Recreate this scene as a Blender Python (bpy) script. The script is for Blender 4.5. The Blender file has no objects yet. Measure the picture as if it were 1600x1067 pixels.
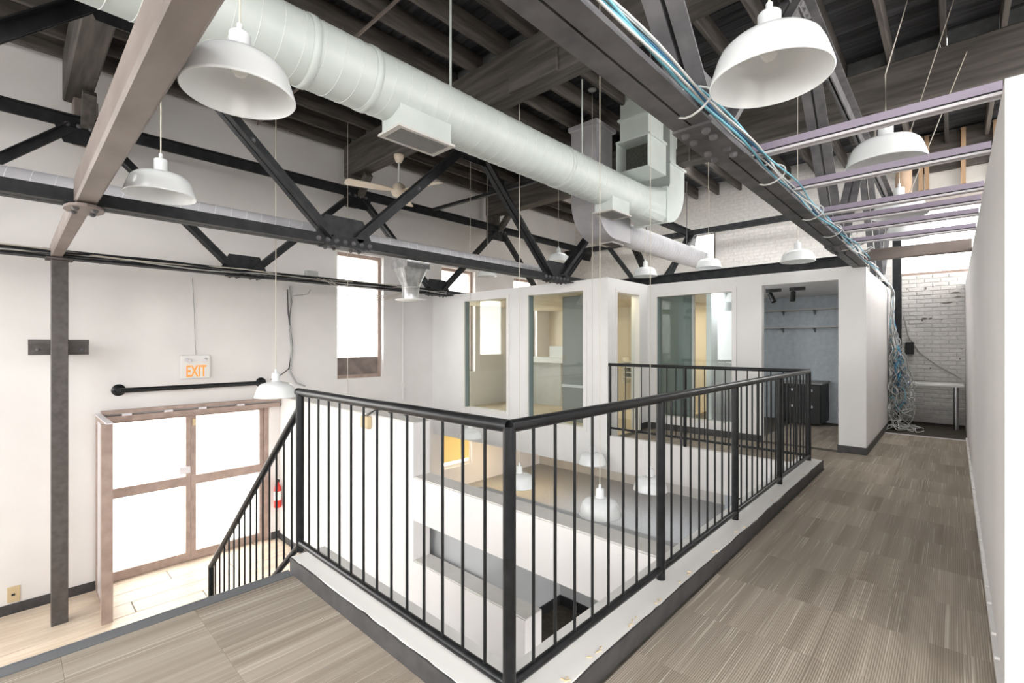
import bpy, math, random
from mathutils import Vector, Matrix
random.seed(7)
S = bpy.context.scene
COL = S.collection

# ------------------------------------------------------------------ camera, sky, light, exposure
FPX, YAW, CAMH = 736.0, 43.15, 1.4
cam = bpy.data.cameras.new('camera')
cam.sensor_width = 36.0
cam.lens = 36.0 * FPX / 1600.0
cam.shift_y = (538.0 - 533.5) / 1600.0
cam.clip_start = 0.02
cam_o = bpy.data.objects.new('camera', cam)
COL.objects.link(cam_o)
cam_o.location = (0, 0, CAMH)
cam_o.rotation_euler = (math.radians(90), 0, math.radians(YAW))
S.camera = cam_o

world = bpy.data.worlds.new('sky')
S.world = world
world.use_nodes = True
bg = world.node_tree.nodes['Background']
bg.inputs[0].default_value = (1.0, 0.985, 0.965, 1)
bg.inputs[1].default_value = 9.0

S.view_settings.view_transform = 'Standard'
S.view_settings.look = 'None'
S.view_settings.gamma = 1.0
S.view_settings.use_curve_mapping = False
S.view_settings.exposure = 0.08


def portal(name, loc, rot, sx, sy):
    """Daylight portal lying in a window opening (guides sky light, emits nothing itself)."""
    l = bpy.data.lights.new(name, 'AREA')
    l.shape = 'RECTANGLE'
    l.size, l.size_y = sx, sy
    l.cycles.is_portal = True
    o = bpy.data.objects.new(name, l)
    COL.objects.link(o)
    o.location = loc
    o.rotation_euler = rot
    return o


R90 = math.radians(90)
EAST = (0, -R90, 0)        # light going +X
WEST = (0, R90, 0)
NORTH = (R90, 0, 0)        # light going +Y
SOUTH = (-R90, 0, 0)
for n, y0, y1, z0, z1 in (('door', .82, 2.85, -1.75, .45), ('w1', 3.99, 4.92, .8, 3.07), ('w2', 6.33, 7.3, .8, 3.07),
                          ('w3', 8.6, 9.5, .8, 3.07), ('low', 6.33, 7.2, -1.3, -.3),
                          ('near', -3.6, -1.0, -.6, 3.2)):
    portal('portal_' + n, (-8.12, (y0 + y1) / 2, (z0 + z1) / 2), EAST, z1 - z0, y1 - y0)
for n, x0, x1, z0, z1 in (('b1', -4.7, -4.03, 3.35, 4.05), ('b2', -.75, 1.6, 2.65, 3.95)):
    portal('portal_' + n, ((x0 + x1) / 2, 11.3, (z0 + z1) / 2), SOUTH, x1 - x0, z1 - z0)
REAR = [(-7.0, -4.4), (-3.6, -1.0), (-.2, 2.4)]  # window openings added behind the camera to brighten the room
for i, (x0, x1) in enumerate(REAR):
    portal('portal_r%d' % i, ((x0 + x1) / 2, -4.6, 2.4), NORTH, x1 - x0, 3.6)
portal('portal_right', (4.1, -1.2, 2.4), WEST, 3.6, 4.0)
portal('portal_right_far', (4.1, 7.0, 2.6), WEST, 4.0, 7.6)
DOWN = (0, 0, 0)
ADDED_SKYLIGHTS = [(-6.6, -5.2, -3.6, -2.2), (-2.9, -1.3, -3.6, -2.0), (.6, 2.6, -3.6, -1.6), (1.5, 3.8, 3.0, 6.6), (1.5, 3.8, 7.2, 9.3), (-.8, 1.3, 7.8, 9.5), (-6.9, -1.5, 7.8, 9.5)]  # roof openings added out of view to let in more daylight
for i, (x0, x1, y0, y1) in enumerate(ADDED_SKYLIGHTS):
    portal('portal_s%d' % i, ((x0 + x1) / 2, (y0 + y1) / 2, 5.22), DOWN, x1 - x0, y1 - y0)


# ------------------------------------------------------------------ materials
def newmat(name, base=(.8, .8, .8), rough=.5, metal=0.0, spec=.5):
    m = bpy.data.materials.new(name)
    m.use_nodes = True
    b = m.node_tree.nodes['Principled BSDF']
    b.inputs['Base Color'].default_value = (*base, 1)
    b.inputs['Roughness'].default_value = rough
    b.inputs['Metallic'].default_value = metal
    b.inputs['Specular IOR Level'].default_value = spec
    return m


def N(m, t, **kw):
    n = m.node_tree.nodes.new(t)
    for k, v in kw.items():
        setattr(n, k, v)
    return n


def L(m, a, b):
    m.node_tree.links.new(a, b)


def bsdf(m):
    return m.node_tree.nodes['Principled BSDF']


def noisy(name, c0, c1, scale=4, rough=.6, stretch=(1, 1, 1), bump=0.0, metal=0.0, spec=.4, detail=4, rnd=0.0, lo=.35, hi=.65):
    m = newmat(name, c0, rough, metal, spec)
    tc = N(m, 'ShaderNodeTexCoord')
    mp = N(m, 'ShaderNodeMapping')
    mp.inputs['Scale'].default_value = stretch
    L(m, tc.outputs['Object'], mp.inputs['Vector'])
    if rnd:
        oi = N(m, 'ShaderNodeObjectInfo')
        mul = N(m, 'ShaderNodeVectorMath', operation='SCALE')
        cx = N(m, 'ShaderNodeCombineXYZ')
        for k in range(3):
            L(m, oi.outputs['Random'], cx.inputs[k])
        L(m, cx.outputs[0], mul.inputs[0])
        mul.inputs['Scale'].default_value = 37.0
        L(m, mul.outputs[0], mp.inputs['Location'])
    nt = N(m, 'ShaderNodeTexNoise')
    nt.inputs['Scale'].default_value = scale
    nt.inputs['Detail'].default_value = detail
    L(m, mp.outputs[0], nt.inputs['Vector'])
    cr = N(m, 'ShaderNodeValToRGB')
    cr.color_ramp.elements[0].position = lo
    cr.color_ramp.elements[1].position = hi
    cr.color_ramp.elements[0].color = (*c0, 1)
    cr.color_ramp.elements[1].color = (*c1, 1)
    L(m, nt.outputs['Fac'], cr.inputs['Fac'])
    out = cr.outputs[0]
    if rnd:
        hs = N(m, 'ShaderNodeHueSaturation')
        mr = N(m, 'ShaderNodeMapRange')
        mr.inputs['To Min'].default_value = 1 - rnd
        mr.inputs['To Max'].default_value = 1 + rnd
        L(m, oi.outputs['Random'], mr.inputs['Value'])
        L(m, mr.outputs[0], hs.inputs['Value'])
        L(m, out, hs.inputs['Color'])
        out = hs.outputs[0]
    L(m, out, bsdf(m).inputs['Base Color'])
    if bump:
        bp = N(m, 'ShaderNodeBump')
        bp.inputs['Strength'].default_value = bump
        bp.inputs['Distance'].default_value = .01
        L(m, nt.outputs['Fac'], bp.inputs['Height'])
        L(m, bp.outputs[0], bsdf(m).inputs['Normal'])
    return m


def glassmat(name, tint=(.93, .97, .96), refl=1.0):
    m = bpy.data.materials.new(name)
    m.use_nodes = True
    nt = m.node_tree
    nt.nodes.remove(nt.nodes['Principled BSDF'])
    out = nt.nodes['Material Output']
    tr = N(m, 'ShaderNodeBsdfTransparent')
    tr.inputs[0].default_value = (*tint, 1)
    gl = N(m, 'ShaderNodeBsdfGlossy')
    gl.inputs['Roughness'].default_value = .02
    gl.inputs['Color'].default_value = (refl, refl, refl, 1)
    fr = N(m, 'ShaderNodeFresnel')
    ge = N(m, 'ShaderNodeNewGeometry')
    io = N(m, 'ShaderNodeMath', operation='MULTIPLY_ADD')      # same index for both faces of the thin pane
    io.inputs[1].default_value = 1 / 1.5 - 1.5
    io.inputs[2].default_value = 1.5
    L(m, ge.outputs['Backfacing'], io.inputs[0])
    L(m, io.outputs[0], fr.inputs['IOR'])
    mx = N(m, 'ShaderNodeMixShader')
    L(m, fr.outputs[0], mx.inputs[0])
    L(m, tr.outputs[0], mx.inputs[1])
    L(m, gl.outputs[0], mx.inputs[2])
    L(m, mx.outputs[0], out.inputs[0])
    return m


def emit(name, col, strength):
    m = newmat(name, (0.02, 0.02, 0.02), .6)
    b = bsdf(m)
    b.inputs['Emission Color'].default_value = (*col, 1)
    b.inputs['Emission Strength'].default_value = strength
    return m


M = {}
M['wall'] = noisy('wall_paint', (.765, .735, .72), (.805, .78, .765), 1.2, .75, bump=.02)
M['wall_cool'] = noisy('wall_paint_office', (.80, .79, .785), (.84, .83, .825), 1.4, .6)
M['trim'] = newmat('trim_white', (.82, .80, .78), .45)
M['ledge'] = noisy('ledge_paint', (.58, .565, .54), (.65, .63, .605), 3, .6)
M['steel'] = noisy('black_painted_steel', (.015, .016, .018), (.030, .031, .034), 9, .5, spec=.2, rnd=.15)
M['steel_grey'] = noisy('grey_painted_steel', (.085, .083, .089), (.15, .145, .15), 6, .5, spec=.25, rnd=.1)
M['brown_beam'] = noisy('brown_painted_beam', (.17, .135, .12), (.25, .205, .185), 5, .5, stretch=(.4, 1, 1))
M['column'] = noisy('column_paint', (.075, .066, .062), (.11, .098, .092), 14, .6)
M['rail'] = noisy('rail_black_enamel', (.008, .0085, .0095), (.016, .0165, .018), 20, .28, spec=.3)
M['timber'] = noisy('stained_timber', (.062, .057, .053), (.118, .107, .098), 5, .7, stretch=(.25, 3, 3), bump=.25, rnd=.1, spec=.15)
M['blocking'] = noisy('painted_blocking', (.10, .105, .108), (.16, .165, .168), 6, .7)
M['joist'] = noisy('stained_joist', (.055, .050, .047), (.115, .101, .090), 5, .75, stretch=(3, .3, 3), bump=.2, rnd=.35, spec=.15)
M['deck'] = noisy('stained_deck', (.042, .043, .047), (.08, .081, .086), 6, .8, stretch=(.3, 3, 1), bump=.15, rnd=.3, spec=.15)
M['duct'] = noisy('pale_green_duct_paint', (.56, .61, .585), (.62, .665, .645), 2, .42, spec=.5)
M['duct_grey'] = noisy('grey_duct_paint', (.42, .41, .435), (.50, .49, .515), 3, .42)
M['seam'] = newmat('duct_seam_edge', (.80, .82, .81), .35)
M['galv'] = noisy('galvanised_sheet', (.45, .46, .47), (.65, .66, .67), 12, .32, metal=.85)
M['enamel'] = newmat('white_enamel', (.85, .87, .88), .22, spec=.6)
M['bulb'] = newmat('frosted_bulb', (.9, .9, .88), .3)
M['cord'] = newmat('cream_cord', (.62, .58, .50), .6)
M['cable_white'] = newmat('white_cable', (.75, .75, .74), .5)
M['cable_blue'] = newmat('blue_cable', (.10, .34, .62), .45)
M['cable_cyan'] = newmat('cyan_cable', (.22, .58, .72), .45)
M['cable_grey'] = newmat('grey_cable', (.42, .42, .41), .5)
M['purple'] = newmat('mauve_track_paint', (.33, .28, .36), .4)
M['silver'] = newmat('pale_track_edge', (.72, .69, .72), .35)
M['door_frame'] = noisy('bronze_door_frame', (.33, .245, .21), (.42, .32, .275), 8, .4)
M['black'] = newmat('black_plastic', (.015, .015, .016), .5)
M['dark_base'] = noisy('rubber_base', (.05, .048, .05), (.075, .072, .073), 10, .55)
M['nosing'] = newmat('rubber_nosing', (.13, .135, .145), .4)
M['grey_carpet'] = noisy('grey_ground_carpet', (.40, .41, .425), (.46, .47, .485), 30, .95)
M['brown_carpet'] = noisy('brown_carpet', (.06, .05, .04), (.09, .075, .06), 20, .95)
M['office_carpet'] = noisy('dark_office_carpet', (.085, .075, .062), (.13, .115, .095), 14, .95)
M['plank'] = noisy('pale_plank', (.62, .50, .38), (.74, .62, .50), 5, .38, stretch=(4, .35, 1), rnd=.1, spec=.5)
M['brick_white'] = noisy('painted_brick', (.70, .675, .65), (.80, .775, .75), 18, .75, bump=.35, rnd=.05)
M['brick_blue'] = noisy('painted_brick_cool', (.50, .54, .58), (.58, .62, .66), 12, .75, bump=.3)
M['mortar'] = noisy('painted_mortar', (.66, .64, .62), (.74, .72, .70), 25, .85, bump=.3)
M['chip'] = newmat('chipped_brick', (.16, .12, .10), .9)
M['glass'] = glassmat('clear_glass')
M['glass_door'] = glassmat('door_glass', (.98, .99, .99))
M['yellow_blind'] = newmat('yellow_blind', (.82, .68, .38), .8)
_m = M['yellow_blind']                      # thin fabric: part of the daylight behind it comes through
_t = N(_m, 'ShaderNodeBsdfTranslucent')
_t.inputs[0].default_value = (.88, .74, .42, 1)
_x = N(_m, 'ShaderNodeMixShader')
_x.inputs[0].default_value = .35
L(_m, bsdf(_m).outputs[0], _x.inputs[1])
L(_m, _t.outputs[0], _x.inputs[2])
L(_m, _x.outputs[0], _m.node_tree.nodes['Material Output'].inputs[0])
M['ply'] = noisy('pale_ply', (.62, .52, .38), (.72, .62, .47), 3, .6, stretch=(4, .4, 1))
M['hood_shade'] = noisy('hood_shade_dark', (.05, .05, .045), (.09, .088, .08), 40, .9)  # dark colour standing for the unlit inside of the hood
M['grey_wall'] = newmat('grey_wall_paint', (.46, .47, .48), .8)
M['teal_edge'] = newmat('glazing_edge', (.20, .25, .26), .4)
M['teal_panel'] = newmat('teal_grey_panel', (.16, .21, .22), .5)
M['grey_panel'] = newmat('grey_panel', (.27, .27, .27), .6)
M['warm_wall'] = newmat('warm_wall', (.74, .64, .50), .8)
M['red'] = newmat('red_enamel', (.65, .03, .02), .3)
M['chrome'] = newmat('brushed_chrome', (.55, .56, .58), .25, metal=1.0)
M['white_plastic'] = newmat('white_plastic', (.80, .79, .77), .4)
M['beige_plastic'] = newmat('beige_plastic', (.62, .49, .30), .5)
M['stud'] = noisy('raw_stud', (.42, .28, .17), (.55, .38, .24), 6, .7, stretch=(3, 3, .4))
M['sign_text'] = emit('exit_glow', (1.0, .40, .07), .95)
M['facade'] = noisy('outside_render', (.78, .76, .72), (.84, .82, .78), 2, .9)
M['pavement'] = newmat('outside_pavement', (.55, .54, .52), .9)
M['facade_glass'] = newmat('outside_window', (.45, .40, .34), .3)
M['fan_blade'] = newmat('cream_fan_blade', (.72, .62, .50), .45)
M['rust_duct'] = noisy('brown_pipe', (.42, .29, .20), (.5, .36, .26), 4, .5)


def carpet_material():
    m = newmat('carpet_tile', (.24, .2, .16), .95, spec=.1)
    tc = N(m, 'ShaderNodeTexCoord')
    oi = N(m, 'ShaderNodeObjectInfo')
    cx = N(m, 'ShaderNodeCombineXYZ')
    for k in range(3):
        L(m, oi.outputs['Random'], cx.inputs[k])
    sc = N(m, 'ShaderNodeVectorMath', operation='SCALE')
    sc.inputs['Scale'].default_value = 53.0
    L(m, cx.outputs[0], sc.inputs[0])
    add = N(m, 'ShaderNodeVectorMath', operation='ADD')
    L(m, tc.outputs['Object'], add.inputs[0])
    L(m, sc.outputs[0], add.inputs[1])

    def stripes(sx, sy, lo, hi, c0, c1, detail=2):
        mp = N(m, 'ShaderNodeMapping')
        mp.inputs['Scale'].default_value = (sx, sy, 1)
        L(m, add.outputs[0], mp.inputs['Vector'])
        nt = N(m, 'ShaderNodeTexNoise')
        nt.inputs['Scale'].default_value = 1
        nt.inputs['Detail'].default_value = detail
        L(m, mp.outputs[0], nt.inputs['Vector'])
        cr = N(m, 'ShaderNodeValToRGB')
        cr.color_ramp.elements[0].position, cr.color_ramp.elements[1].position = lo, hi
        cr.color_ramp.elements[0].color = (*c0, 1)
        cr.color_ramp.elements[1].color = (*c1, 1)
        L(m, nt.outputs['Fac'], cr.inputs[0])
        return cr, nt
    a, _ = stripes(11, .12, .32, .68, (.285, .240, .196), (.42, .363, .302), 3)
    b, _ = stripes(130, 1.0, .60, .68, (0, 0, 0), (1, 1, 1), 2)
    mx = N(m, 'ShaderNodeMix', data_type='RGBA')
    mulb = N(m, 'ShaderNodeMath', operation='MULTIPLY')
    mulb.inputs[1].default_value = .6
    L(m, b.outputs[0], mulb.inputs[0])
    L(m, mulb.outputs[0], mx.inputs['Factor'])
    L(m, a.outputs[0], mx.inputs['A'])
    mx.inputs['B'].default_value = (.66, .60, .52, 1)
    # fine ribs across the pile
    wv = N(m, 'ShaderNodeTexWave')
    wv.bands_direction = 'X'
    wv.inputs['Scale'].default_value = 42
    wv.inputs['Distortion'].default_value = .4
    L(m, tc.outputs['Object'], wv.inputs['Vector'])
    mr = N(m, 'ShaderNodeMapRange')
    mr.inputs['To Min'].default_value = .82
    mr.inputs['To Max'].default_value = 1.12
    L(m, wv.outputs['Fac'], mr.inputs['Value'])
    mr2 = N(m, 'ShaderNodeMapRange')
    mr2.inputs['To Min'].default_value = .82
    mr2.inputs['To Max'].default_value = 1.14
    L(m, oi.outputs['Random'], mr2.inputs['Value'])
    mm = N(m, 'ShaderNodeMath', operation='MULTIPLY')
    L(m, mr.outputs[0], mm.inputs[0])
    L(m, mr2.outputs[0], mm.inputs[1])
    hs = N(m, 'ShaderNodeHueSaturation')
    L(m, mm.outputs[0], hs.inputs['Value'])
    L(m, mx.outputs['Result'], hs.inputs['Color'])
    L(m, hs.outputs[0], bsdf(m).inputs['Base Color'])
    bp = N(m, 'ShaderNodeBump')
    bp.inputs['Strength'].default_value = .4
    bp.inputs['Distance'].default_value = .004
    L(m, wv.outputs['Fac'], bp.inputs['Height'])
    L(m, bp.outputs[0], bsdf(m).inputs['Normal'])
    return m


M['carpet'] = carpet_material()

# ------------------------------------------------------------------ geometry helpers
WL = {}          # world location of every object built


class MB:
    """Collects polygons in world coordinates; build() makes ONE mesh object of them."""

    def __init__(s):
        s.v, s.f, s.sm = [], [], []

    def add(s, v, f, smooth=False):
        o = len(s.v)
        s.v += [tuple(p) for p in v]
        s.f += [tuple(i + o for i in q) for q in f]
        s.sm += [smooth] * len(f)
        return s

    def box(s, x0, x1, y0, y1, z0, z1):
        x0, x1 = sorted((x0, x1)); y0, y1 = sorted((y0, y1)); z0, z1 = sorted((z0, z1))
        v = [(x, y, z) for z in (z0, z1) for y in (y0, y1) for x in (x0, x1)]
        return s.add(v, [(0, 2, 3, 1), (4, 5, 7, 6), (0, 1, 5, 4), (2, 6, 7, 3), (0, 4, 6, 2), (1, 3, 7, 5)])

    def bbox(s, x0, x1, y0, y1, z0, z1, b=.01):
        """box with chamfered edges"""
        x0, x1 = sorted((x0, x1)); y0, y1 = sorted((y0, y1)); z0, z1 = sorted((z0, z1))
        c = Vector(((x0 + x1) / 2, (y0 + y1) / 2, (z0 + z1) / 2))
        h = ((x1 - x0) / 2, (y1 - y0) / 2, (z1 - z0) / 2)
        b = min(b, min(h) * .9)
        idx, vs = {}, []
        for sx in (-1, 1):
            for sy in (-1, 1):
                for sz in (-1, 1):
                    for ax in range(3):
                        p = [sx * (h[0] - b), sy * (h[1] - b), sz * (h[2] - b)]
                        p[ax] = (sx, sy, sz)[ax] * h[ax]
                        idx[(sx, sy, sz, ax)] = len(vs)
                        vs.append(tuple(c + Vector(p)))
        fs = []
        for ax in range(3):
            a1, a2 = [k for k in range(3) if k != ax]
            for sg in (-1, 1):
                q = []
                for (p1, p2) in ((-1, -1), (1, -1), (1, 1), (-1, 1)):
                    k = [0, 0, 0]
                    k[ax], k[a1], k[a2] = sg, p1, p2
                    q.append(idx[(*k, ax)])
                fs.append(q)
            for p1 in (-1, 1):
                for p2 in (-1, 1):
                    def key(t, face):
                        k = [0, 0, 0]
                        k[ax], k[a1], k[a2] = t, p1, p2
                        return idx[(*k, face)]
                    fs.append([key(-1, a1), key(1, a1), key(1, a2), key(-1, a2)])
        for sx in (-1, 1):
            for sy in (-1, 1):
                for sz in (-1, 1):
                    fs.append([idx[(sx, sy, sz, a)] for a in range(3)])
        return s.add(vs, fs)

    def tube(s, a, b, r, n=10, r2=None, cap=True):
        a, b = Vector(a), Vector(b)
        r2 = r if r2 is None else r2
        d = (b - a).normalized()
        u = d.cross(Vector((0, 0, 1)))
        if u.length < 1e-4:
            u = Vector((1, 0, 0))
        u.normalize()
        w = d.cross(u)
        v = []
        for c, rr in ((a, r), (b, r2)):
            for k in range(n):
                t = 2 * math.pi * k / n
                v.append(c + (u * math.cos(t) + w * math.sin(t)) * rr)
        s.add(v, [(k, (k + 1) % n, n + (k + 1) % n, n + k) for k in range(n)], True)
        if cap:
            s.add(v[:n], [tuple(range(n - 1, -1, -1))])
            s.add(v[n:], [tuple(range(n))])
        return s

    def sweep(s, pts, r, n=6):
        pts = [Vector(p) for p in pts]
        rings = []
        up = Vector((0, 0, 1))
        for i, p in enumerate(pts):
            d = (pts[min(i + 1, len(pts) - 1)] - pts[max(i - 1, 0)]).normalized()
            u = d.cross(up)
            if u.length < 1e-3:
                u = d.cross(Vector((0, 1, 0)))
            u.normalize()
            w = d.cross(u)
            rings += [p + (u * math.cos(2 * math.pi * k / n) + w * math.sin(2 * math.pi * k / n)) * r for k in range(n)]
        f = []
        for i in range(len(pts) - 1):
            for k in range(n):
                f.append((i * n + k, i * n + (k + 1) % n, (i + 1) * n + (k + 1) % n, (i + 1) * n + k))
        return s.add(rings, f, True)

    def lathe(s, c, prof, n=32, axis='z', smooth=True):
        """prof: list of (radius, height) revolved about the axis through c"""
        v = []
        for r, h in prof:
            for k in range(n):
                t = 2 * math.pi * k / n
                a, b = r * math.cos(t), r * math.sin(t)
                p = (a, b, h) if axis == 'z' else ((h, a, b) if axis == 'x' else (a, h, b))
                v.append((c[0] + p[0], c[1] + p[1], c[2] + p[2]))
        f = []
        for i in range(len(prof) - 1):
            for k in range(n):
                f.append((i * n + k, i * n + (k + 1) % n, (i + 1) * n + (k + 1) % n, (i + 1) * n + k))
        return s.add(v, f, smooth)

    def prism(s, poly, d):
        """planar polygon (list of 3D points) pushed along vector d"""
        n = len(poly)
        d = Vector(d)
        v = [Vector(p) for p in poly] + [Vector(p) + d for p in poly]
        f = [tuple(range(n - 1, -1, -1)), tuple(range(n, 2 * n))]
        f += [(k, (k + 1) % n, n + (k + 1) % n, n + k) for k in range(n)]
        return s.add(v, f)

    def beam(s, a, b, side, w, h):
        """rectangular bar from a to b: w across along 'side', h along the other normal"""
        a, b, side = Vector(a), Vector(b), Vector(side).normalized()
        d = (b - a).normalized()
        side = (side - d * side.dot(d)).normalized()
        nrm = d.cross(side)
        p = [a + side * (i * w / 2) + nrm * (j * h / 2) for i, j in ((-1, -1), (1, -1), (1, 1), (-1, 1))]
        return s.prism(p, b - a)

    def build(s, name, mat, parent=None, label=None, cat=None, group=None, kind=None, origin=None):
        lo = [min(p[k] for p in s.v) for k in range(3)]
        hi = [max(p[k] for p in s.v) for k in range(3)]
        c = Vector(origin) if origin is not None else Vector(((lo[0] + hi[0]) / 2, (lo[1] + hi[1]) / 2, (lo[2] + hi[2]) / 2 if parent else lo[2]))
        me = bpy.data.meshes.new(name)
        me.from_pydata([tuple(Vector(p) - c) for p in s.v], [], s.f)
        me.polygons.foreach_set('use_smooth', s.sm)
        me.materials.append(M[mat] if isinstance(mat, str) else mat)
        import bmesh
        bm = bmesh.new()
        bm.from_mesh(me)
        bmesh.ops.recalc_face_normals(bm, faces=bm.faces)
        bm.to_mesh(me)
        bm.free()
        me.update()
        return place(bpy.data.objects.new(name, me), c, parent, label, cat, group, kind)


def place(o, c, parent=None, label=None, cat=None, group=None, kind=None):
    COL.objects.link(o)
    WL[o.name] = Vector(c)
    o.location = Vector(c)
    if parent is not None:
        o.parent = parent
        o.location = Vector(c) - WL[parent.name]
    tag(o, label, cat, group, kind)
    return o


def tag(o, label=None, cat=None, group=None, kind=None):
    for k, v in (('label', label), ('category', cat), ('group', group), ('kind', kind)):
        if v:
            o[k] = v
    return o


def thing(name, loc, label, cat, group=None, kind=None):
    return place(bpy.data.objects.new(name, None), loc, None, label, cat, group, kind)


def inst(src, name, c, parent=None, rot=None):
    o = bpy.data.objects.new(name, src.data)
    if rot:
        o.rotation_euler = rot
    return place(o, c, parent)


def struct(mb, name, mat, label, cat):
    return mb.build(name, mat, None, label, cat, kind='structure')


def copy_tree(o, loc, label, group=None):
    """copy a thing with its parts and sub-parts"""
    def rec(src, par):
        c = src.copy()
        COL.objects.link(c)
        if par is not None:
            c.parent = par
        for ch in src.children:
            rec(ch, c)
        return c
    c = rec(o, None)
    c.location = loc
    c['label'] = label
    if group:
        c['group'] = group
    return c


def wall_with_holes(axis, at0, at1, a0, a1, z0, z1, holes):
    """solid wall between at0..at1 on `axis`, spanning a0..a1 on the other, minus rectangular holes (a0,a1,z0,z1)"""
    mb = MB()
    xs = sorted({a0, a1, *[h[0] for h in holes], *[h[1] for h in holes]})
    zs = sorted({z0, z1, *[h[2] for h in holes], *[h[3] for h in holes]})
    xs = [v for v in xs if a0 <= v <= a1]
    zs = [v for v in zs if z0 <= v <= z1]
    for i in range(len(xs) - 1):
        run = None
        for j in range(len(zs) - 1):
            cx, cz = (xs[i] + xs[i + 1]) / 2, (zs[j] + zs[j + 1]) / 2
            hole = any(h[0] < cx < h[1] and h[2] < cz < h[3] for h in holes)
            if not hole:
                run = (zs[j], zs[j + 1]) if run is None else (run[0], zs[j + 1])
            if (hole or j == len(zs) - 2) and run:
                if axis == 'x':
                    mb.box(at0, at1, xs[i], xs[i + 1], *run)
                else:
                    mb.box(xs[i], xs[i + 1], at0, at1, *run)
                run = None
    return mb


GZ = -1.75        # ground floor level
ROOF = 5.10       # underside of the roof boards

# ------------------------------------------------------------------ structure: walls
LEFT_HOLES = [(.82, 2.85, GZ, .45), (3.99, 4.92, .78, 3.07), (6.33, 7.3, .78, 3.07), (8.6, 9.5, .78, 3.07),
              (6.33, 7.2, -1.3, -.3), (-3.6, -1.0, -.6, 3.2)]
struct(wall_with_holes('x', -8.25, -8.0, -4.7, 11.4, GZ, ROOF + .1, LEFT_HOLES), 'wall_left', 'wall',
       'tall white plastered side wall with entrance doors and windows', 'wall')
struct(wall_with_holes('y', -4.75, -4.5, -8.25, 4.25, GZ, ROOF + .1, [(a, b, .6, 4.2) for a, b in REAR]), 'wall_rear', 'wall',
       'white wall with added tall windows behind the viewpoint', 'wall')
struct(wall_with_holes('x', 4.0, 4.25, -4.5, 11.2, 0, ROOF + .05, [(-3.2, .8, .6, 4.2), (3.2, 10.8, .6, 4.6)]), 'wall_side', 'wall',  # openings added out of view to brighten the rooms from the side
       'white side wall with wide unseen openings added for daylight', 'wall')
BACK_HOLES = [(-4.7, -4.03, 3.35, 4.05), (-.75, 1.6, 2.65, 3.95)]
wb = struct(wall_with_holes('y', 11.2, 11.42, -8.25, 4.25, GZ, ROOF + .1, BACK_HOLES), 'wall_back', 'mortar',
            'white painted brick wall at the far end with clerestory windows', 'wall')

# corridor wall on the right: a long face and its end face
struct(MB().box(.145, .27, 2.64, 11.2, 0, 2.43), 'wall_right', 'wall', 'long white partition wall along the right of the corridor', 'wall')
struct(MB().box(.27, 4.0, 2.64, 2.76, 0, 2.43), 'wall_end', 'wall', 'white end face of the corridor partition at the right edge', 'wall')
base_r = MB()
yy = 2.66
while yy < 9.4:
    base_r.box(.128, .145, yy, yy + .12, .008, .055 + random.uniform(-.012, .012))
    yy += .12
struct(base_r, 'trim_1', 'trim', 'ragged white strip along the foot of the corridor partition', 'trim')

# individual painted bricks on the corridor end wall; the rest of the wall is finer
brick_mb = MB().bbox(-.102, .102, -.012, .012, -.031, .031, .006)
brick_src = brick_mb.build('brick', 'brick_white', wb, origin=(0, 0, 0))
brick_mesh = brick_src.data
bpy.data.objects.remove(brick_src)
row = 0
z = .05
nb = 0
while z < 2.62:
    x = -.92 + (.107 if row % 2 else 0)
    while x < .16:
        if nb < 290:
            o = bpy.data.objects.new('brick', brick_mesh)
            o.rotation_euler = (random.uniform(-.02, .02), 0, random.uniform(-.015, .015))
            place(o, (x, 11.2 - random.uniform(-.004, .006), z), wb)
            nb += 1
        x += .214
    row += 1
    z += .073
rest = MB()
row = 0
z = 2.5
while z < ROOF:
    x = -7.9 + (.107 if row % 2 else 0)
    while x < -.8:
        if not any(h[0] - .1 < x < h[1] + .1 and h[2] - .03 < z < h[3] + .03 for h in BACK_HOLES):
            y1 = 11.2 - random.uniform(.004, .012)
            rest.box(x - .102, x + .102, y1, 11.21, z - .031, z + .031)
        x += .214
    row += 1
    z += .073
rest.build('brick_courses', 'brick_white', wb, kind='stuff')
chips = MB()
for cx, cz, w, h in ((-.38, 1.86, .07, .02), (-.3, 1.86, .04, .025), (-.41, 1.83, .025, .03), (-.1, 2.12, .11, .015), (-.05, 2.13, .06, .02),
                     (-.36, 2.4, .02, .04), (-.62, 2.41, .015, .03), (-.27, 2.42, .02, .02), (.02, 2.3, .1, .01), (.05, 2.22, .09, .01),
                     (.1, 1.32, .03, .012), (-.3, .98, .02, .02), (.08, 1.15, .015, .02), (-.15, 1.84, .02, .015)):
    n = 7
    chips.prism([(cx + w * .6 * math.cos(t) * random.uniform(.6, 1.2), 11.179, cz + h * .7 * math.sin(t) * random.uniform(.6, 1.2))
                 for t in [2 * math.pi * k / n for k in range(n)]], (0, .006, 0))
chips.build('paint_chip', 'chip', wb, label='dark chips where paint and brick face are lost')

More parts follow.
